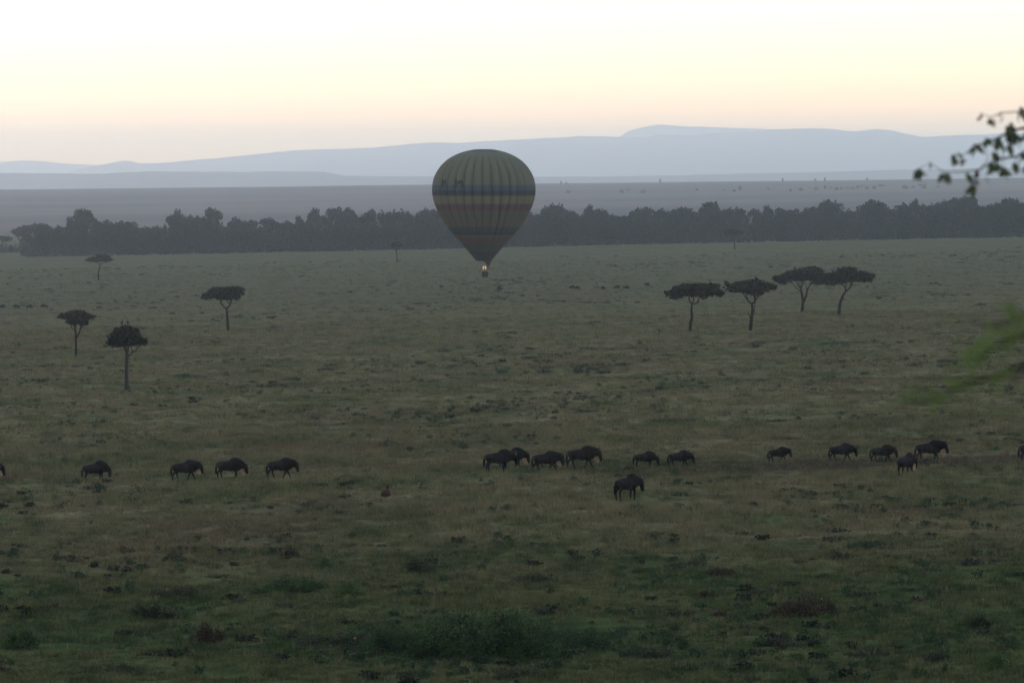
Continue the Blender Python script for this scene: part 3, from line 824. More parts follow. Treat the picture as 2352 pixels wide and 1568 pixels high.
def crown_variant(i, kind):
    mb = MB(); r = np.random.default_rng(50 + i)
    L = []
    if kind == 'dense':
        for _ in range(8):
            a = r.random() * 6.28; q = r.random() ** .6 * .34
            L.append((q * math.cos(a), q * math.sin(a), .50 + .34 * math.sqrt(1 - (q / .42) ** 2) + .03 * r.normal(), .13 + .07 * r.random(), .13 + .07 * r.random(), .10 + .04 * r.random()))
        L.append((0, 0, .52, .38, .38, .34)); L.append((0, 0, .26, .40, .40, .24))
        leafcloud(mb, L, 1700, .044, r, .1, .36)
    elif kind == 'loose':
        for _ in range(8):
            a = r.random() * 6.28; q = r.random() ** .5 * .34
            L.append((q * math.cos(a), q * math.sin(a), .55 + .36 * r.random(), .10 + .09 * r.random(), .12, .07 + .06 * r.random()))
        leafcloud(mb, L, 520, .05, r, .2, .4)
    else:
        for _ in range(6):
            a = r.random() * 6.28; q = r.random() ** .5 * .36
            L.append((q * math.cos(a), q * math.sin(a), .70 + .18 * r.random(), .22, .2, .09 + .05 * r.random()))
        leafcloud(mb, L, 560, .055, r, .3, .4)
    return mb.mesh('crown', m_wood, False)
def trunk_variant(i, kind):
    r = np.random.default_rng(90 + i); mb = MB()
    lean = r.normal() * .04
    mb.tube([(0, 0, -.02), (lean * .5, 0, .2), (lean, .01, .42)], [.030, .022, .016], 6)
    for _ in range(5 if kind != 'dense' else 3):
        a = r.random() * 6.28; q = .12 + .2 * r.random()
        mb.tube([(lean, .01, .38 + .04 * r.random()), (lean + q * .5 * math.cos(a), q * .5 * math.sin(a), .56), (lean + q * math.cos(a), q * math.sin(a), .74)], [.013, .009, .004], 5)
    return mb.mesh('trunk', m_bark)
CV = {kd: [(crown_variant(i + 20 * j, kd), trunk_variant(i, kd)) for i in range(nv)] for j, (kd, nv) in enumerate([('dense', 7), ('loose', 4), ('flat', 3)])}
def far_tree(x, y, z, h, wd, kind, label, group, name='riverside_tree', base=None):
    cr, tr = CV[kind][rw.integers(len(CV[kind]))]
    t = empty(name, (x, y, z), rw.random() * 6.28, label=label, cat='tree', group=group)
    t.scale = (wd, wd, h)
    for nm, me in (('trunk', tr), ('crown', cr)):
        o = link(bpy.data.objects.new(nm, me)); o.parent = t
    return t
def forest_tree(px, top, D, wpx, kind, label, group):
    u = at(px, top, D)
    g_ = gzs(u.x, D)
    h = (u.z - g_) * 1.02
    return far_tree(u.x, D, g_ - .1, h, wpx * mpp(D) * 1.25, kind, label, group)
SPECIAL = [(195, 480, 52, 'loose', 'tallest airy tree rising above the forest roof near the left end'),
           (487, 484, 40, 'loose', 'airy round tree with gaps under its crown, on the left forest roof'),
           (410, 487, 46, 'dense', 'tall pointed tree just left of an airy round one on the forest roof'),
           (378, 506, 14, 'loose', 'tiny thin sprig of a tree standing in the dip of the forest roof at left'),
           (130, 508, 26, 'loose', 'narrow tree at the left corner where the dense forest begins'),
           (1630, 461, 30, 'loose', 'small airy tree poking up above the forest roof, above the hazy acacia'),
           (2216, 448, 70, 'dense', 'broad tall tree topping the forest roof at the right under the hanging leaves'),
           (2008, 459, 56, 'dense', 'round topped tree swelling above the forest roof right of the acacia row'),
           (790, 477, 56, 'dense', 'broad tree making the highest step of the forest roof left of the balloon'),
           (1270, 468, 48, 'dense', 'round tree on the forest roof just right of the balloon')]
for px, top, wpx, kd, lb in SPECIAL:
    forest_tree(px, top, 1452, wpx, kd, lb, None)
SEG = [(300, 'at its left end beside the spaced trees'), (640, 'above the lone umbrella acacia'), (1000, 'just left of the balloon'), (1240, 'partly behind the balloon'), (1560, 'just right of the balloon'), (2080, 'above the row of four acacias'), (9999, 'at the right end under the hanging leaves')]
def seg_label(px, row):
    w_ = next(t for x, t in SEG if px < x)
    a = 'bushy back row forest tree, ' if row else 'low dark front row forest tree, '
    return a + w_, ('back' if row else 'front') + ' row of the forest ' + w_
px = 96.0
while px < 2460:
    D = 1462 + rw.random() * 26
    top = float(np.interp(px, _sx, _sy)) - 1 + (5 * rw.random() if rw.random() < .35 else 0)
    lb = seg_label(px, True)
    forest_tree(px, top, D, 36 + rw.random() * 18, 'dense' if rw.random() < .94 else 'loose', *lb)
    px += 20 + rw.random() * 10
px = 62.0
while px < 2460:
    D = 1432 + rw.random() * 14
    b = at(px, 560, D); bot = HZ + (CAM_Z - gzs(b.x, D)) / D * FOC
    top = float(np.interp(px, _sx, _sy)); top = bot - (bot - top) * (.55 + .3 * rw.random())
    lb = seg_label(px, False)
    forest_tree(px, top, D, 34 + rw.random() * 16, 'dense', *lb)
    px += 24 + rw.random() * 12
# spaced trees with bare trunks beyond the left end
for px, top, wpx, kd, lb in [(-30, 536, 46, 'flat', 'flat topped tree cut by the left edge beyond the forest end'), (8, 540, 34, 'flat', 'slim flat topped tree with a bare trunk at the far left beyond the forest end'),
                             (44, 522, 34, 'flat', 'tree with pale ground showing under its crown, second from the left edge'), (72, 512, 50, 'flat', 'broad flat tree left of the gap in the forest roof'), (98, 512, 44, 'dense', 'bushy tree at the left side of the gap in the forest roof'), (60, 518, 40, 'flat', 'pale hazy tree set back among the spaced trees at the left')]:
    forest_tree(px, top, 1560, wpx, kd, lb, None)
# undergrowth along the foot of the forest
mb = MB()
for i in range(520):
    px = -20 + 2480 * rw.random()
    D = 1419 + rw.random() * 26
    if px < 62: D += 130
    u = at(px, 560, D); s_ = 1.2 + 2.2 * rw.random()
    leafcloud(mb, [(u.x, D, gzs(u.x, D) + s_ * .4, s_ * 1.2, s_ * 1.1, s_ * .75)], 46, .5, rw, .1)
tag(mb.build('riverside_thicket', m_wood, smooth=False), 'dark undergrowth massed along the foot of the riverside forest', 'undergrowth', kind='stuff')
# hazy trees on the far plain
def c4(x, y): return ((1200 + x * .4677) / 1.0629, (280 + y * .4677) / 1.0629)
FT = [(265, 416, 7, 5), (400, 412, 11, 7), (680, 411, 11, 9), (712, 409, 9, 9), (790, 411, 15, 9), (1072, 397, 9, 5), (1215, 402, 8, 5), (1268, 404, 10, 6), (1297, 394, 10, 9), (1445, 396, 10, 6), (1560, 402, 8, 6), (1615, 398, 12, 8),
      (1665, 390, 7, 5), (1693, 396, 14, 9), (1742, 387, 8, 8), (1772, 392, 14, 6), (1800, 394, 12, 7), (1826, 392, 10, 6), (1858, 394, 14, 7), (1884, 391, 12, 6), (1912, 388, 10, 8), (1932, 386, 9, 8), (1960, 391, 12, 7), (1998, 390, 12, 8), (2036, 388, 14, 10), (2160, 386, 20, 7), (2200, 384, 12, 5), (2240, 380, 10, 8), (2262, 386, 10, 5), (2330, 382, 8, 6)]
for i, (cx, cy, wpx, hpx) in enumerate(FT):
    u, v = c4(cx, cy)
    P = hit(u, v, 1900)
    if not P: continue
    m = mpp(P.y)
    lb = 'hazy round tree in the broken row across the far plain at right' if cx > 1500 else 'hazy scattered tree on the far plain between the balloon and the row at right'
    far_tree(P.x, P.y, P.z, hpx * m, wpx * m * 1.1, 'dense' if i % 3 else 'flat', lb, 'trees in the row on the far plain' if cx > 1500 else 'scattered trees on the far plain', 'distant_tree')
for cx, cy, h in [(363, 364, 6), (390, 362, 4), (880, 356, 7), (1520, 347, 6), (1690, 345, 4), (1740, 344, 6), (1960, 341, 4)]:
    u, v = c4(cx, cy)
    P = at(u, v, 4900); z = gzs(P.x, 4900)
    far_tree(P.x, 4900, z, (h + 2) * mpp(4900), 6 * mpp(4900), 'dense', 'lone tree standing up on the rim of the far plain', 'trees on the rim of the far plain', 'distant_tree')

# ------------------------------------------------------------------ shrubs, hummocks and herb patches one can point to
SH = [ # px, base py, width, height (picture units), material, label
 (1110, 1524, 420, 150, m_bushleaf, 'big black green bush at the bottom centre, largest in the foreground'),
 (930, 1506, 230, 90, m_bushleaf, 'dark leafy bush joined to the left flank of the biggest one'),
 (1300, 1500, 200, 80, m_herb, 'green leafy bush with yellow flowers at the right flank of the biggest one'),
 (770, 1490, 190, 50, m_tuss, 'low dark brown hummock left of the biggest bush'),
 (640, 1497, 70, 38, m_bright, 'bright green herb clump in front of a dark hummock left of the biggest bush'),
 (478, 1478, 90, 55, m_brown, 'brown tufted mound with a pointed top in the lower left'),
 (350, 1424, 100, 46, m_darkleaf, 'round dark green mound in the lower left'),
 (45, 1492, 90, 62, m_bushleaf, 'dark bush near the bottom left corner'),
 (670, 1364, 150, 50, m_bushleaf, 'long dark green hummock above the bright herb clump'),
 (400, 1372, 140, 34, m_tuss, 'long low dark hummock left of centre in the foreground'),
 (800, 1372, 70, 45, m_bright, 'leafy bright green bush beside a long dark hummock'),
 (745, 1307, 46, 34, m_bright, 'small bright green bush at the edge of the dry grass'),
 (665, 1285, 50, 36, m_brown, 'rusty brown grass clump near the edge of the dry grass'),
 (400, 1290, 60, 26, m_tuss, 'small dark tuft on the left at the edge of the dry grass'),
 (965, 1318, 90, 44, m_tuss, 'rounded grey green hummock above the biggest bush'),
 (1230, 1338, 120, 26, m_tuss, 'low dark strip of tufts right of a rounded hummock'),
 (1575, 1306, 110, 24, m_tuss, 'dark tussock strip in the dry grass below the nearest wildebeest'),
 (1655, 1322, 90, 22, m_brown, 'brown tussock strip lower right of the nearest wildebeest'),
 (1620, 1372, 60, 22, m_brown, 'short brown tuft right of the bottom centre'),
 (1850, 1420, 150, 62, m_brown, 'reddish brown bush spreading on the lower right'),
 (1735, 1425, 50, 38, m_bright, 'green herb at the left side of the reddish brown bush'),
 (1835, 1442, 60, 24, m_bright, 'bright green low herb in front of the reddish brown bush'),
 (1985, 1262, 100, 26, m_herb, 'green bush strip at the right above the long grass'),
 (2250, 1444, 50, 42, m_darkleaf, 'small dark bush at the right edge area of the foreground'),
 (2150, 1520, 80, 34, m_tuss, 'dark tuft above the bright herbs in the bottom right corner'),
 (2110, 1556, 50, 34, m_bright, 'bright green herb low in the bottom right corner'),
 (2165, 1545, 48, 28, m_bright, 'second bright green herb right of the low corner one'),
 (2290, 1540, 90, 44, m_bright, 'pale green herb cluster at the right edge near the bottom'),
 (1500, 1512, 110, 30, m_tuss, 'dark tuft right of the biggest bush'),
 (1780, 1485, 130, 26, m_tuss, 'flat dark tuft below the reddish brown bush'),
 (1190, 1560, 130, 30, m_tuss, 'dark tuft cut by the bottom edge under the biggest bush'),
 (260, 1545, 150, 26, m_tuss, 'flat dark tuft close to the bottom left'),
 (148, 1070, 22, 28, m_herb, 'green bush left of the turned away wildebeest'),
 (1940, 790, 150, 7, m_tuss, 'long thin dark tussock line below the rightmost acacia'),
 (1746, 790, 52, 9, m_tuss, 'dark tussock under the second acacia of the row'),
 (1683, 790, 26, 6, m_tuss, 'small dark tussock under the leftmost acacia of the row'),
 (1735, 876, 90, 7, m_tuss, 'dark tussock line in mid plain below the acacia row'),
 (1880, 886, 70, 6, m_tuss, 'thin dark tussock line right of a longer one in mid plain'),
 (1710, 911, 68, 9, m_tuss, 'grey hummock low in the plain below the acacia row'),
 (1108, 938, 54, 12, m_tuss, 'dark rounded hummock below the balloon in mid plain'),
 (1135, 878, 100, 7, m_tuss, 'dark uneven tussock line directly below the balloon'),
 (645, 890, 76, 11, m_tuss, 'low grey hummock right of the dome tree'),
 (830, 888, 60, 6, m_tuss, 'short dark tussock line beside a low grey hummock'),
 (420, 868, 70, 12, m_herb, 'dark green patch of scrub right of the dome tree crown'),
 (1070, 985, 66, 8, m_tuss, 'flat brown hummock under a darker one below the balloon'),
 (1515, 948, 62, 8, m_tuss, 'dark flat hummock in mid plain right of centre'),
 (1322, 943, 28, 9, m_herb, 'small dark green shrub in mid plain right of centre'),
 (1545, 972, 140, 12, m_herb, 'broad green shrub patch in mid plain right of centre'),
 (1940, 1017, 66, 8, m_tuss, 'dark tussock behind the long tailed wildebeest'),
 (1695, 1103, 120, 14, m_herb, 'dark green scrub patch right of the nearest wildebeest'),
 (1565, 1140, 50, 14, m_herb, 'small green bush right of the nearest wildebeest'),
 (340, 1130, 170, 12, m_tuss, 'dark bare strip of tufts under the left wildebeest'),
 (810, 1114, 50, 18, m_herb, 'green bush patch left of the centre wildebeest'),
 (2278, 1166, 30, 16, m_herb, 'small green bush low on the right side'),
 (2195, 1192, 36, 14, m_herb, 'small green bush below the right wildebeest'),
 (790, 773, 24, 6, m_tuss, 'small dark mound far off left of the balloon'),
 (738, 745, 20, 5, m_tuss, 'smallest dark mound far off left of the balloon'),
 (322, 757, 44, 8, m_tuss, 'dark shrub behind the dome tree crown'),
 (547, 729, 22, 9, m_tuss, 'grey shrub right beside the lone umbrella acacia'),
 (225, 825, 34, 8, m_tuss, 'small grey tuft between the two left trees'),
 (455, 833, 22, 7, m_tuss, 'dark tuft right of the dome tree in the plain'),
 (520, 833, 22, 7, m_tuss, 'dark tuft under the lone umbrella acacia'),
 (120, 1000, 60, 12, m_herb, 'green herb patch at the left below the dome tree'),
 (2140, 1010, 24, 16, m_herb, 'small green bush above the right hand wildebeest'),
 (1275, 885, 50, 6, m_tuss, 'thin dark tuft strip below the balloon to the right'),
 (2150, 770, 26, 6, m_tuss, 'dark speck of shrub right of the acacia row'),
 (2250, 703, 44, 5, m_tuss, 'dark flat tuft line high on the right plain')]
rs = np.random.default_rng(33)
for i, (px, py, wp, hp, mt, lb) in enumerate(SH):
    P = hit(px, py)
    m = mpp(P.y); W2 = wp * m / 2; H2 = max(hp * m, .12)
    L = [(0, W2 * .3, H2 * .2, W2 * .98, W2 * .38, H2 * .6)]
    for _ in range(int(4 + min(12, wp / 25))):
        x = (rs.random() * 2 - 1) * W2 * .85
        hh = H2 * (1 - .6 * (x / W2) ** 2) * (.5 + .5 * rs.random())
        L.append((x, W2 * .3 + rs.normal() * W2 * .18, hh * .4, W2 * (.12 + .16 * rs.random()), W2 * .2, hh * .6))
    n = int(min(9000, max(160, wp * (hp + 6) * .30 * (1.0 if py > 1200 else 1.6))))
    sz = float(np.clip(math.sqrt(W2 * H2 / n) * 2.0, .035, .35))
    mb = MB(); mb.ell((0, W2 * .3, -.02), (W2 * .80, W2 * .30, H2 * .22 if hp < 20 else H2 * .10), 20, 8); leafcloud(mb, L, n, sz, rs, -.0, .36)
    # upright stems breaking the outline
    ns = int(min(70, n / 30)); X_ = (rs.random(ns) * 2 - 1) * W2
    tp = H2 * (1 - .6 * (X_ / W2) ** 2)
    A = np.stack([X_, W2 * .3 + rs.normal(size=ns) * W2 * .2, tp * .4], 1)
    D_ = rs.normal(size=(ns, 3)) * .25; D_[:, 2] = 1; E_ = A + D_ * (tp * (.3 + .45 * rs.random(ns)))[:, None]
    ww = np.array([sz * .22, 0, 0])
    mb.quads(np.stack([A - ww, A + ww, E_ + ww * .3, E_ - ww * .3], 1))
    nm = {'dark_tussock': 'tussock', 'green_herb': 'shrub', 'bright_green_herb': 'herb', 'brown_dry_herb': 'dry_bush', 'dark_foliage': 'bush', 'leafy_bush': 'bush'}[mt.name]
    o = mb.build(nm, mt, smooth=False)
    yv = np.array([v.co[:] for v in o.data.vertices])
    gzl = gz(yv[:, 0] + P.x, yv[:, 1] + P.y) - P.z
    yv[:, 2] = np.maximum(yv[:, 2], -.06) + gzl
    o.data.vertices.foreach_set('co', yv.ravel()); o.data.update()
    o.location = (P.x, P.y, P.z - .03)
    tag(o, lb, {'tussock': 'tussock', 'shrub': 'shrub', 'herb': 'herb', 'dry_bush': 'bush', 'bush': 'bush'}[nm])

# ------------------------------------------------------------------ grass and herbs by the thousand
def scatter(name, P, rz, sc, ids, protos, label):
    me = bpy.data.meshes.new(name); me.vertices.add(len(P)); me.vertices.foreach_set('co', np.ascontiguousarray(P).ravel())
    for nm, tp, arr in (('rz', 'FLOAT', rz), ('sc', 'FLOAT', sc), ('pick', 'INT', ids)):
        a = me.attributes.new(nm, tp, 'POINT'); a.data.foreach_set('value', arr)
    ob = link(bpy.data.objects.new(name, me)); tag(ob, label, kind='stuff')
    pc_ = bpy.data.collections.new(name + '_kinds')
    for q in protos: pc_.objects.link(q)
    ng = bpy.data.node_groups.new(name, 'GeometryNodeTree')
    ng.interface.new_socket('Geometry', in_out='INPUT', socket_type='NodeSocketGeometry')
    ng.interface.new_socket('Geometry', in_out='OUTPUT', socket_type='NodeSocketGeometry')
    N = ng.nodes; Lk = ng.links
    gi = N.new('NodeGroupInput'); go = N.new('NodeGroupOutput')
    ci = N.new('GeometryNodeCollectionInfo'); ci.inputs['Collection'].default_value = pc_; ci.inputs['Separate Children'].default_value = True; ci.inputs['Reset Children'].default_value = True
    ip = N.new('GeometryNodeInstanceOnPoints'); ip.inputs['Pick Instance'].default_value = True
    def at_(nm, tp):
        n = N.new('GeometryNodeInputNamedAttribute'); n.data_type = tp; n.inputs[0].default_value = nm; return n.outputs[0]
    cx = N.new('ShaderNodeCombineXYZ'); Lk.new(at_('rz', 'FLOAT'), cx.inputs[2])
    Lk.new(gi.outputs[0], ip.inputs['Points']); Lk.new(ci.outputs[0], ip.inputs['Instance'])
    Lk.new(at_('pick', 'INT'), ip.inputs['Instance Index']); Lk.new(cx.outputs[0], ip.inputs['Rotation']); Lk.new(at_('sc', 'FLOAT'), ip.inputs['Scale'])
    Lk.new(ip.outputs[0], go.inputs[0])
    md = ob.modifiers.new('scatter', 'NODES'); md.node_group = ng
    return ob
def tuft_proto(i, nb, rad, hgt, wd, lean, m):
    r = np.random.default_rng(400 + i)
    a = r.random(nb) * 6.28; q = r.random(nb) ** .5 * rad
    B = np.stack([q * np.cos(a), q * np.sin(a), np.full(nb, -.03)], 1)
    h = hgt * (.45 + .75 * r.random(nb))
    D = np.stack([r.normal(size=nb) * lean + .10, r.normal(size=nb) * lean, np.ones(nb)], 1)
    M = B + D * (h * .55)[:, None]; D2 = D.copy(); D2[:, :2] *= 2.4; T = M + D2 * (h * .45)[:, None] * .8
    w_ = r.normal(size=(nb, 3)); w_[:, 2] = 0; w_ /= np.linalg.norm(w_, axis=1)[:, None]; w_ *= wd
    mb = MB(); mb.quads(np.stack([B - w_, B + w_, M + w_ * .8, M - w_ * .8], 1)); mb.quads(np.stack([M - w_ * .8, M + w_ * .8, T + w_ * .1, T - w_ * .1], 1))
    return bpy.data.objects.new('grass_tuft', mb.mesh('grass_tuft', m, False))
tp = [tuft_proto(0, 46, .36, .15, .011, .40, m_grass), tuft_proto(1, 40, .28, .20, .010, .30, m_grass), tuft_proto(2, 50, .44, .11, .012, .50, m_grass), tuft_proto(3, 22, .20, .38, .007, .14, m_grass), tuft_proto(4, 34, .16, .25, .010, .35, m_grass)]
rg = np.random.default_rng(77)
def spread(n, y0, y1, pw=1.0):
    f = rg.random(n)
    Y_ = y0 + (y1 - y0) * f ** pw
    X_ = (rg.random(n) * 2 - 1) * (Y_ * .150 + 14)
    return X_, Y_
def keep(X_, Y_, sx, thr, soft, seed):
    v = fbm(X_ / sx + seed, Y_ / (sx * 1.3) + seed, 3)
    return v + rg.normal(size=len(X_)) * soft > thr
XA, YA = spread(84000, 118, 300, 1.1); XB, YB = spread(47000, 300, 640, 1.1); XC, YC = spread(14000, 640, 1200)
X_ = np.concatenate([XA, XB, XC]); Y_ = np.concatenate([YA, YB, YC])
kp = keep(X_, Y_, 3.5, -.22, .25, 3); X_ = X_[kp]; Y_ = Y_[kp]
sc_ = (.75 + .6 * rg.random(len(X_))) * np.interp(Y_, [118, 200, 300, 640, 1200], [.9, 1.15, 1.35, 1.9, 2.6])
ids = rg.choice(5, len(X_), p=[.28, .24, .24, .10, .14])
tall = (fbm(X_ / 18 + 40, Y_ / 22, 3) > .12) & (Y_ > 160)
ids = np.where(tall & (rg.random(len(X_)) < .5), 3, ids)
scatter('savanna_grass', np.stack([X_, Y_, gz(X_, Y_)], 1), rg.random(len(X_)) * 6.28, sc_, ids.astype(np.int32), tp, 'dry and green grass tufts covering the whole plain')
def herb_proto(i, m, n, rad, h, sz):
    r = np.random.default_rng(600 + i); mb = MB()
    L = [(r.normal() * rad * .3, r.normal() * rad * .3, h * (.25 + .3 * r.random()), rad * .6, rad * .6, h * .45) for _ in range(4)]
    leafcloud(mb, L, n, sz, r, .05, .4)
    return bpy.data.objects.new('herb_clump', mb.mesh('herb_clump', m, False))
hp_ = [herb_proto(0, m_herb, 90, .42, .38, .07), herb_proto(1, m_herb, 70, .30, .30, .06), herb_proto(2, m_darkleaf, 90, .50, .34, .08), herb_proto(3, m_tuss, 110, .85, .22, .10), herb_proto(4, m_bright, 60, .25, .30, .05), herb_proto(5, m_brown, 60, .35, .30, .06)]
X1, Y1 = spread(10500, 190, 470, 1.0); k1 = keep(X1, Y1, 9, .28, .15, 11)
X2, Y2 = spread(6500, 400, 1250, 1.2); k2 = keep(X2, Y2, 26, .26, .15, 5)
X3, Y3 = spread(7000, 120, 200, 1.0); k3 = keep(X3, Y3, 4, .24, .2, 8)
bp = hit(1110, 1500)
X4 = bp.x + rg.normal(size=420) * 3.6; Y4 = bp.y + rg.normal(size=420) * 2.6 + 1.0
X_ = np.concatenate([X1[k1], X2[k2], X3[k3], X4]); Y_ = np.concatenate([Y1[k1], Y2[k2], Y3[k3], Y4])
i1 = rg.choice(6, k1.sum(), p=[.42, .28, .12, .12, .04, .02]); i2 = rg.choice(6, k2.sum(), p=[.2, .1, .15, .55, 0, 0]); i3 = rg.choice(6, k3.sum(), p=[.24, .18, .14, .12, .26, .06])
i4 = rg.choice(6, 420, p=[.34, .22, .02, .0, .42, .0])
ids = np.concatenate([i1, i2, i3, i4])
s_ = np.concatenate([.4 + .8 * rg.random(k1.sum()) ** 1.5, .6 + 1.1 * rg.random(k2.sum()) ** 1.5, .4 + .8 * rg.random(k3.sum()) ** 2, .5 + .9 * rg.random(420) ** 1.5])
scatter('low_herbs', np.stack([X_, Y_, gz(X_, Y_)], 1), rg.random(len(X_)) * 6.28, s_, ids.astype(np.int32), hp_, 'small green and brown herb clumps dotted over the plain')
# pale stalks and yellow flower heads in the foreground
m_stalk = mat('pale_dry_stalk', (.17, .155, .11), .8); m_flower = mat('yellow_flower', (.28, .17, .02), .7)
st_ = [tuft_proto(20, 3, .05, .55, .008, .12, m_stalk), tuft_proto(21, 2, .02, .7, .009, .08, m_stalk)]
mb = MB(); mb.ell((0, 0, .42), (.05, .05, .035), 6, 4); fo = bpy.data.objects.new('flower_head', mb.mesh('flower_head', m_flower)); st_.append(fo)
X_, Y_ = spread(2100, 122, 230, .9)
ids = np.where((rg.random(len(X_)) < .03) & (Y_ < 165), 0, 1 + rg.choice(2, len(X_)))   # the flower head sorts first
scatter('dry_stalks', np.stack([X_, Y_, gz(X_, Y_)], 1), rg.random(len(X_)) * 6.28, .6 + .5 * rg.random(len(X_)), ids.astype(np.int32), st_, 'pale dry stalks and a few yellow flower heads in the foreground grass')

# ------------------------------------------------------------------ branches reaching in from the right, close to the camera
m_leafn = leaf_mat('broad_leaf', (.075, .11, .055), (.05, .07, .045), .5)
m_leafb = leaf_mat('brown_leaf', (.050, .034, .028), (.035, .028, .022), .3)
m_frond = leaf_mat('feathery_leaf', (.10, .18, .035), (.065, .12, .025), .45)
def leaf_mesh(m):
    mb = MB(); V_ = [(0, 0, 0)]; 
    prof_ = [(.2, .17), (.5, .26), (.8, .16)]
    for x, w2 in prof_: V_ += [(x, -w2, .05), (x, 0, -.02), (x, w2, .05)]
    V_ += [(1.08, 0, -.06)]
    F_ = [[0, 1, 2], [0, 2, 3], [1, 4, 5, 2], [2, 5, 6, 3], [4, 7, 8, 5], [5, 8, 9, 6], [7, 10, 8], [8, 10, 9]]
    mb.add(V_, F_); return mb.mesh('leaf', m)
LM = [leaf_mesh(m_leafn), leaf_mesh(m_leafb)]
DT = 20.0
def c8(x, y): return ((2200 + x * .1658) / 1.0629, (240 + y * .1658) / 1.0629)
tx, ty_ = 5.6, 21.0
tz = gzs(tx, ty_)
tree = empty('leafy_tree', (tx, ty_, tz), label='out of focus leafy tree branch hanging into the upper right corner', cat='tree')
def T(p): return (p[0] - tx, p[1] - ty_, p[2] - tz)
edge = at(2420, 330, DT)
trunk_part('trunk', [([(0, 0, -.3), (.05, .1, 1.8), (-.1, 0, 3.4), (0.1, 0, 5.0)], [.22, .18, .15, .10]), ([(-.1, 0, 3.4), (-.9, .1, 4.6), (-1.5, 0, 5.8)], [.10, .07, .05]), ([(.1, 0, 5.0), (.9, .3, 6.2), (1.5, 0, 7.0)], [.10, .06, .04]), ([(.0, 0, 4.2), (-.7, .5, 5.9), (-.6, .8, 7.2)], [.08, .06, .03])], m_bark, tree, 9)
mb = MB(); leafcloud(mb, [(.6, .4, 7.0, 1.7, 1.6, 1.1), (1.8, -.2, 6.4, 1.3, 1.4, 1.0), (-.3, .7, 7.9, 1.2, 1.2, .8), (1.2, .8, 8.0, 1.4, 1.3, .9), (2.0, .5, 5.2, 1.0, 1.2, .8)], 5200, .055, np.random.default_rng(3), .1, .5)
mb.build('crown', m_leafn, tree, smooth=False)
CL = [(1150, 250, 45, 1, 2), (1215, 215, 30, 1, 1), (1320, 300, 60, 0, 3), (1490, 225, 50, 1, 3), (1770, 150, 65, 0, 5), (1590, 400, 95, 0, 9), (1600, 530, 110, 0, 12), (1430, 610, 85, 0, 9), (1700, 550, 85, 0, 8), (1230, 600, 65, 0, 4), (1090, 700, 75, 0, 8), (760, 850, 55, 0, 3), (830, 820, 40, 0, 2), (910, 900, 45, 1, 3), (250, 1050, 65, 0, 9), (640, 1110, 80, 0, 9), (1060, 1210, 45, 1, 5), (1085, 1300, 48, 0, 8), (1380, 960, 75, 0, 7), (1510, 1020, 65, 0, 8), (1680, 960, 72, 0, 8), (1130, 1075, 50, 1, 3), (960, 1110, 45, 0, 2), (400, 920, 45, 1, 1), (345, 1265, 40, 1, 1), (1330, 820, 55, 0, 2), (1560, 690, 50, 0, 3), (1800, 840, 60, 0, 5), (1850, 980, 60, 0, 6), (1880, 500, 90, 0, 8), (1900, 250, 80, 0, 6), (1240, 1120, 40, 0, 1), (1960, 750, 100, 0, 8), (2050, 400, 110, 0, 8)]
rl_ = np.random.default_rng(12)
TW = []
root = at(2520, 400, DT)
S0 = (-1.5, 0, 5.8)
def wp(x, y, dy=0.0):
    u, v = c8(x, y); p = at(u, v, DT + dy); return T(p)
main = [S0, wp(2300, 350), wp(1900, 420), wp(1620, 480), wp(1420, 590), wp(1120, 690), wp(880, 860)]
low = [wp(2300, 350), wp(1950, 700), wp(1700, 860), wp(1400, 900), wp(1130, 1060), wp(1050, 1180), wp(1085, 1290)]
low2 = [wp(1130, 1060), wp(950, 1080), wp(640, 1090), wp(420, 960), wp(260, 1040)]
upr = [wp(1900, 420), wp(1720, 200), wp(1480, 215), wp(1320, 280), wp(1160, 235)]
TW = [(main, [0.0300, 0.0132, 0.0084, 0.0066, 0.0054, 0.0036, 0.0018]), (low, [0.0096, 0.0066, 0.0054, 0.0048, 0.0036, 0.0030, 0.0018]), (low2, [0.0036, 0.0030, 0.0024, 0.0018, 0.0012]), (upr, [0.0060, 0.0042, 0.0030, 0.0024, 0.0012]), ([wp(1600, 490), wp(1600, 650), wp(1500, 820), wp(1500, 1000)], [0.0048, 0.0036, 0.0024, 0.0018]), ([wp(1700, 860), wp(1690, 950)], [0.0030, 0.0018]), ([wp(1150, 1060), wp(1280, 900), wp(1250, 760), wp(1230, 620)], [0.0024, 0.0018, 0.0018, 0.0012])]
br = trunk_part('branch', TW, m_bark, tree, 6)
for (cx, cy, rr_, kd, n) in CL:
    for i in range(n):
        a = rl_.random() * 6.28; q = rl_.random() ** .5 * rr_ * .65
        p = wp(cx + q * math.cos(a), cy + q * math.sin(a), rl_.normal() * .08)
        o = link(bpy.data.objects.new('leaf', LM[kd])); o.parent = br; o.location = p
        s = (.029 + .022 * rl_.random()) * (1.15 if kd == 0 else .8)
        o.scale = (s * 1.2, s * 1.2, s * 1.2); o.rotation_euler = (rl_.random() * 6.28, .5 + rl_.random() * .9, rl_.random() * 6.28)

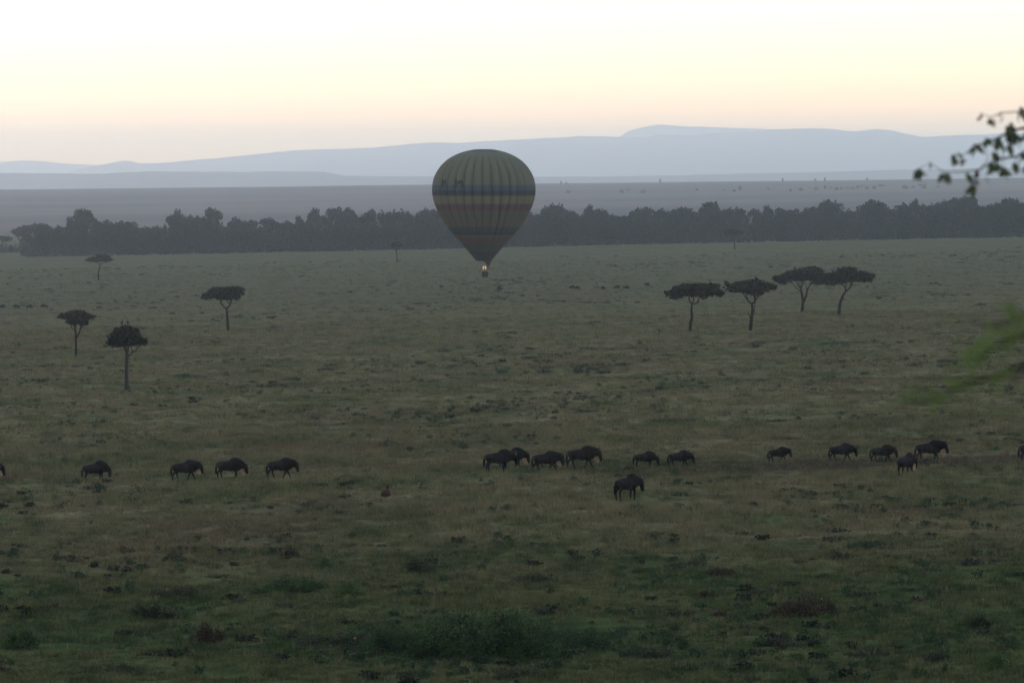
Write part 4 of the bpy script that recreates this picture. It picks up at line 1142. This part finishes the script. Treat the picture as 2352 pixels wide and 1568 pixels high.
# close thorn bush with feathery green fronds
DB = 10.5
def c4b(x, y): return ((2060 + x * .4972) / 1.0629, (240 + y * .4974) / 1.0629)
bx_, by_ = 3.1, 11.0
bz_ = gzs(bx_, by_)
bush = empty('thorn_bush', (bx_, by_, bz_), label='strongly blurred bright green feathery twigs reaching in from the right edge', cat='bush')
def wq(x, y, dy=0.0):
    u, v = c4b(x, y); p = at(u, v, DB + dy); return (p[0] - bx_, p[1] - by_, p[2] - bz_)
trunk_part('stem', [([(0, 0, -.2), (-.1, 0, 1.2), (.0, -.1, 2.4), (.1, 0, 4.0)], [.06, .05, .04, .02]), ([(-.1, 0, 1.2), (.4, .2, 2.4), (.7, .1, 3.6)], [.04, .03, .015]), ([(0, -.1, 2.4), (-.45, -.3, 3.5), (-.7, -.5, 4.5)], [.03, .018, .012])], m_bark, bush)
tw = [([(-.7, -.5, 4.5), wq(1100, 1050), wq(900, 1160), wq(760, 1205), wq(650, 1290)], [.012, .008, .006, .004, .002]), ([wq(1100, 1050), wq(980, 1250), wq(840, 1330), wq(640, 1390), wq(540, 1430), wq(430, 1480), wq(300, 1495)], [.008, .006, .005, .004, .003, .003, .002]), ([wq(1000, 1060), wq(860, 1080), wq(720, 1120), wq(600, 1085)], [.005, .004, .003, .002]), ([wq(900, 1300), wq(800, 1440)], [.004, .002])]
tb_ = trunk_part('twig', tw, m_bark, bush, 6)
def frond_mesh():
    mb = MB(); mb.tube([(0, 0, 0), (.5, 0, .04), (1, 0, -.06)], [.012, .010, .006], 5)
    r = np.random.default_rng(2); Q = []
    for i in range(13):
        x = .08 + i * .07
        for s_ in (-1, 1):
            l = .26 * (1 - .35 * abs(i / 6.5 - 1)); w2 = .030
            Q.append([(x, 0, .02), (x + w2, s_ * l * .5, .03), (x + .04, s_ * l, -.02 + r.normal() * .02), (x - w2 * .6, s_ * l * .5, .03)])
    mb.quads(np.array(Q)); return mb.mesh('frond', m_frond, False)
FM = frond_mesh()
FL = [(700, 1130, 26, 5), (590, 1088, 26, 5), (865, 1060, 40, 9), (830, 1180, 52, 22), (740, 1205, 46, 18), (885, 1150, 50, 16), (650, 1260, 34, 14), (690, 1300, 30, 7), (630, 1280, 24, 7), (820, 1330, 40, 8), (640, 1390, 34, 10), (570, 1430, 28, 12), (490, 1465, 32, 14), (420, 1475, 26, 5), (370, 1490, 30, 6), (270, 1492, 32, 5), (780, 1450, 36, 7), (580, 1180, 18, 1), (860, 1510, 36, 5), (950, 1120, 40, 10), (960, 1300, 40, 6)]
for (cx, cy, rr_, n) in FL:
    for i in range(max(1, int(n * .5))):
        a = rl_.random() * 6.28; q = rl_.random() ** .5 * rr_
        o = link(bpy.data.objects.new('frond', FM)); o.parent = tb_
        o.location = wq(cx + q * math.cos(a) * 1.3, cy + q * math.sin(a) * .6, rl_.normal() * .10)
        s = .040 + .034 * rl_.random(); o.scale = (s, s, s)
        o.rotation_euler = (rl_.normal() * .5, rl_.normal() * .5, 3.14 + rl_.normal() * .9)
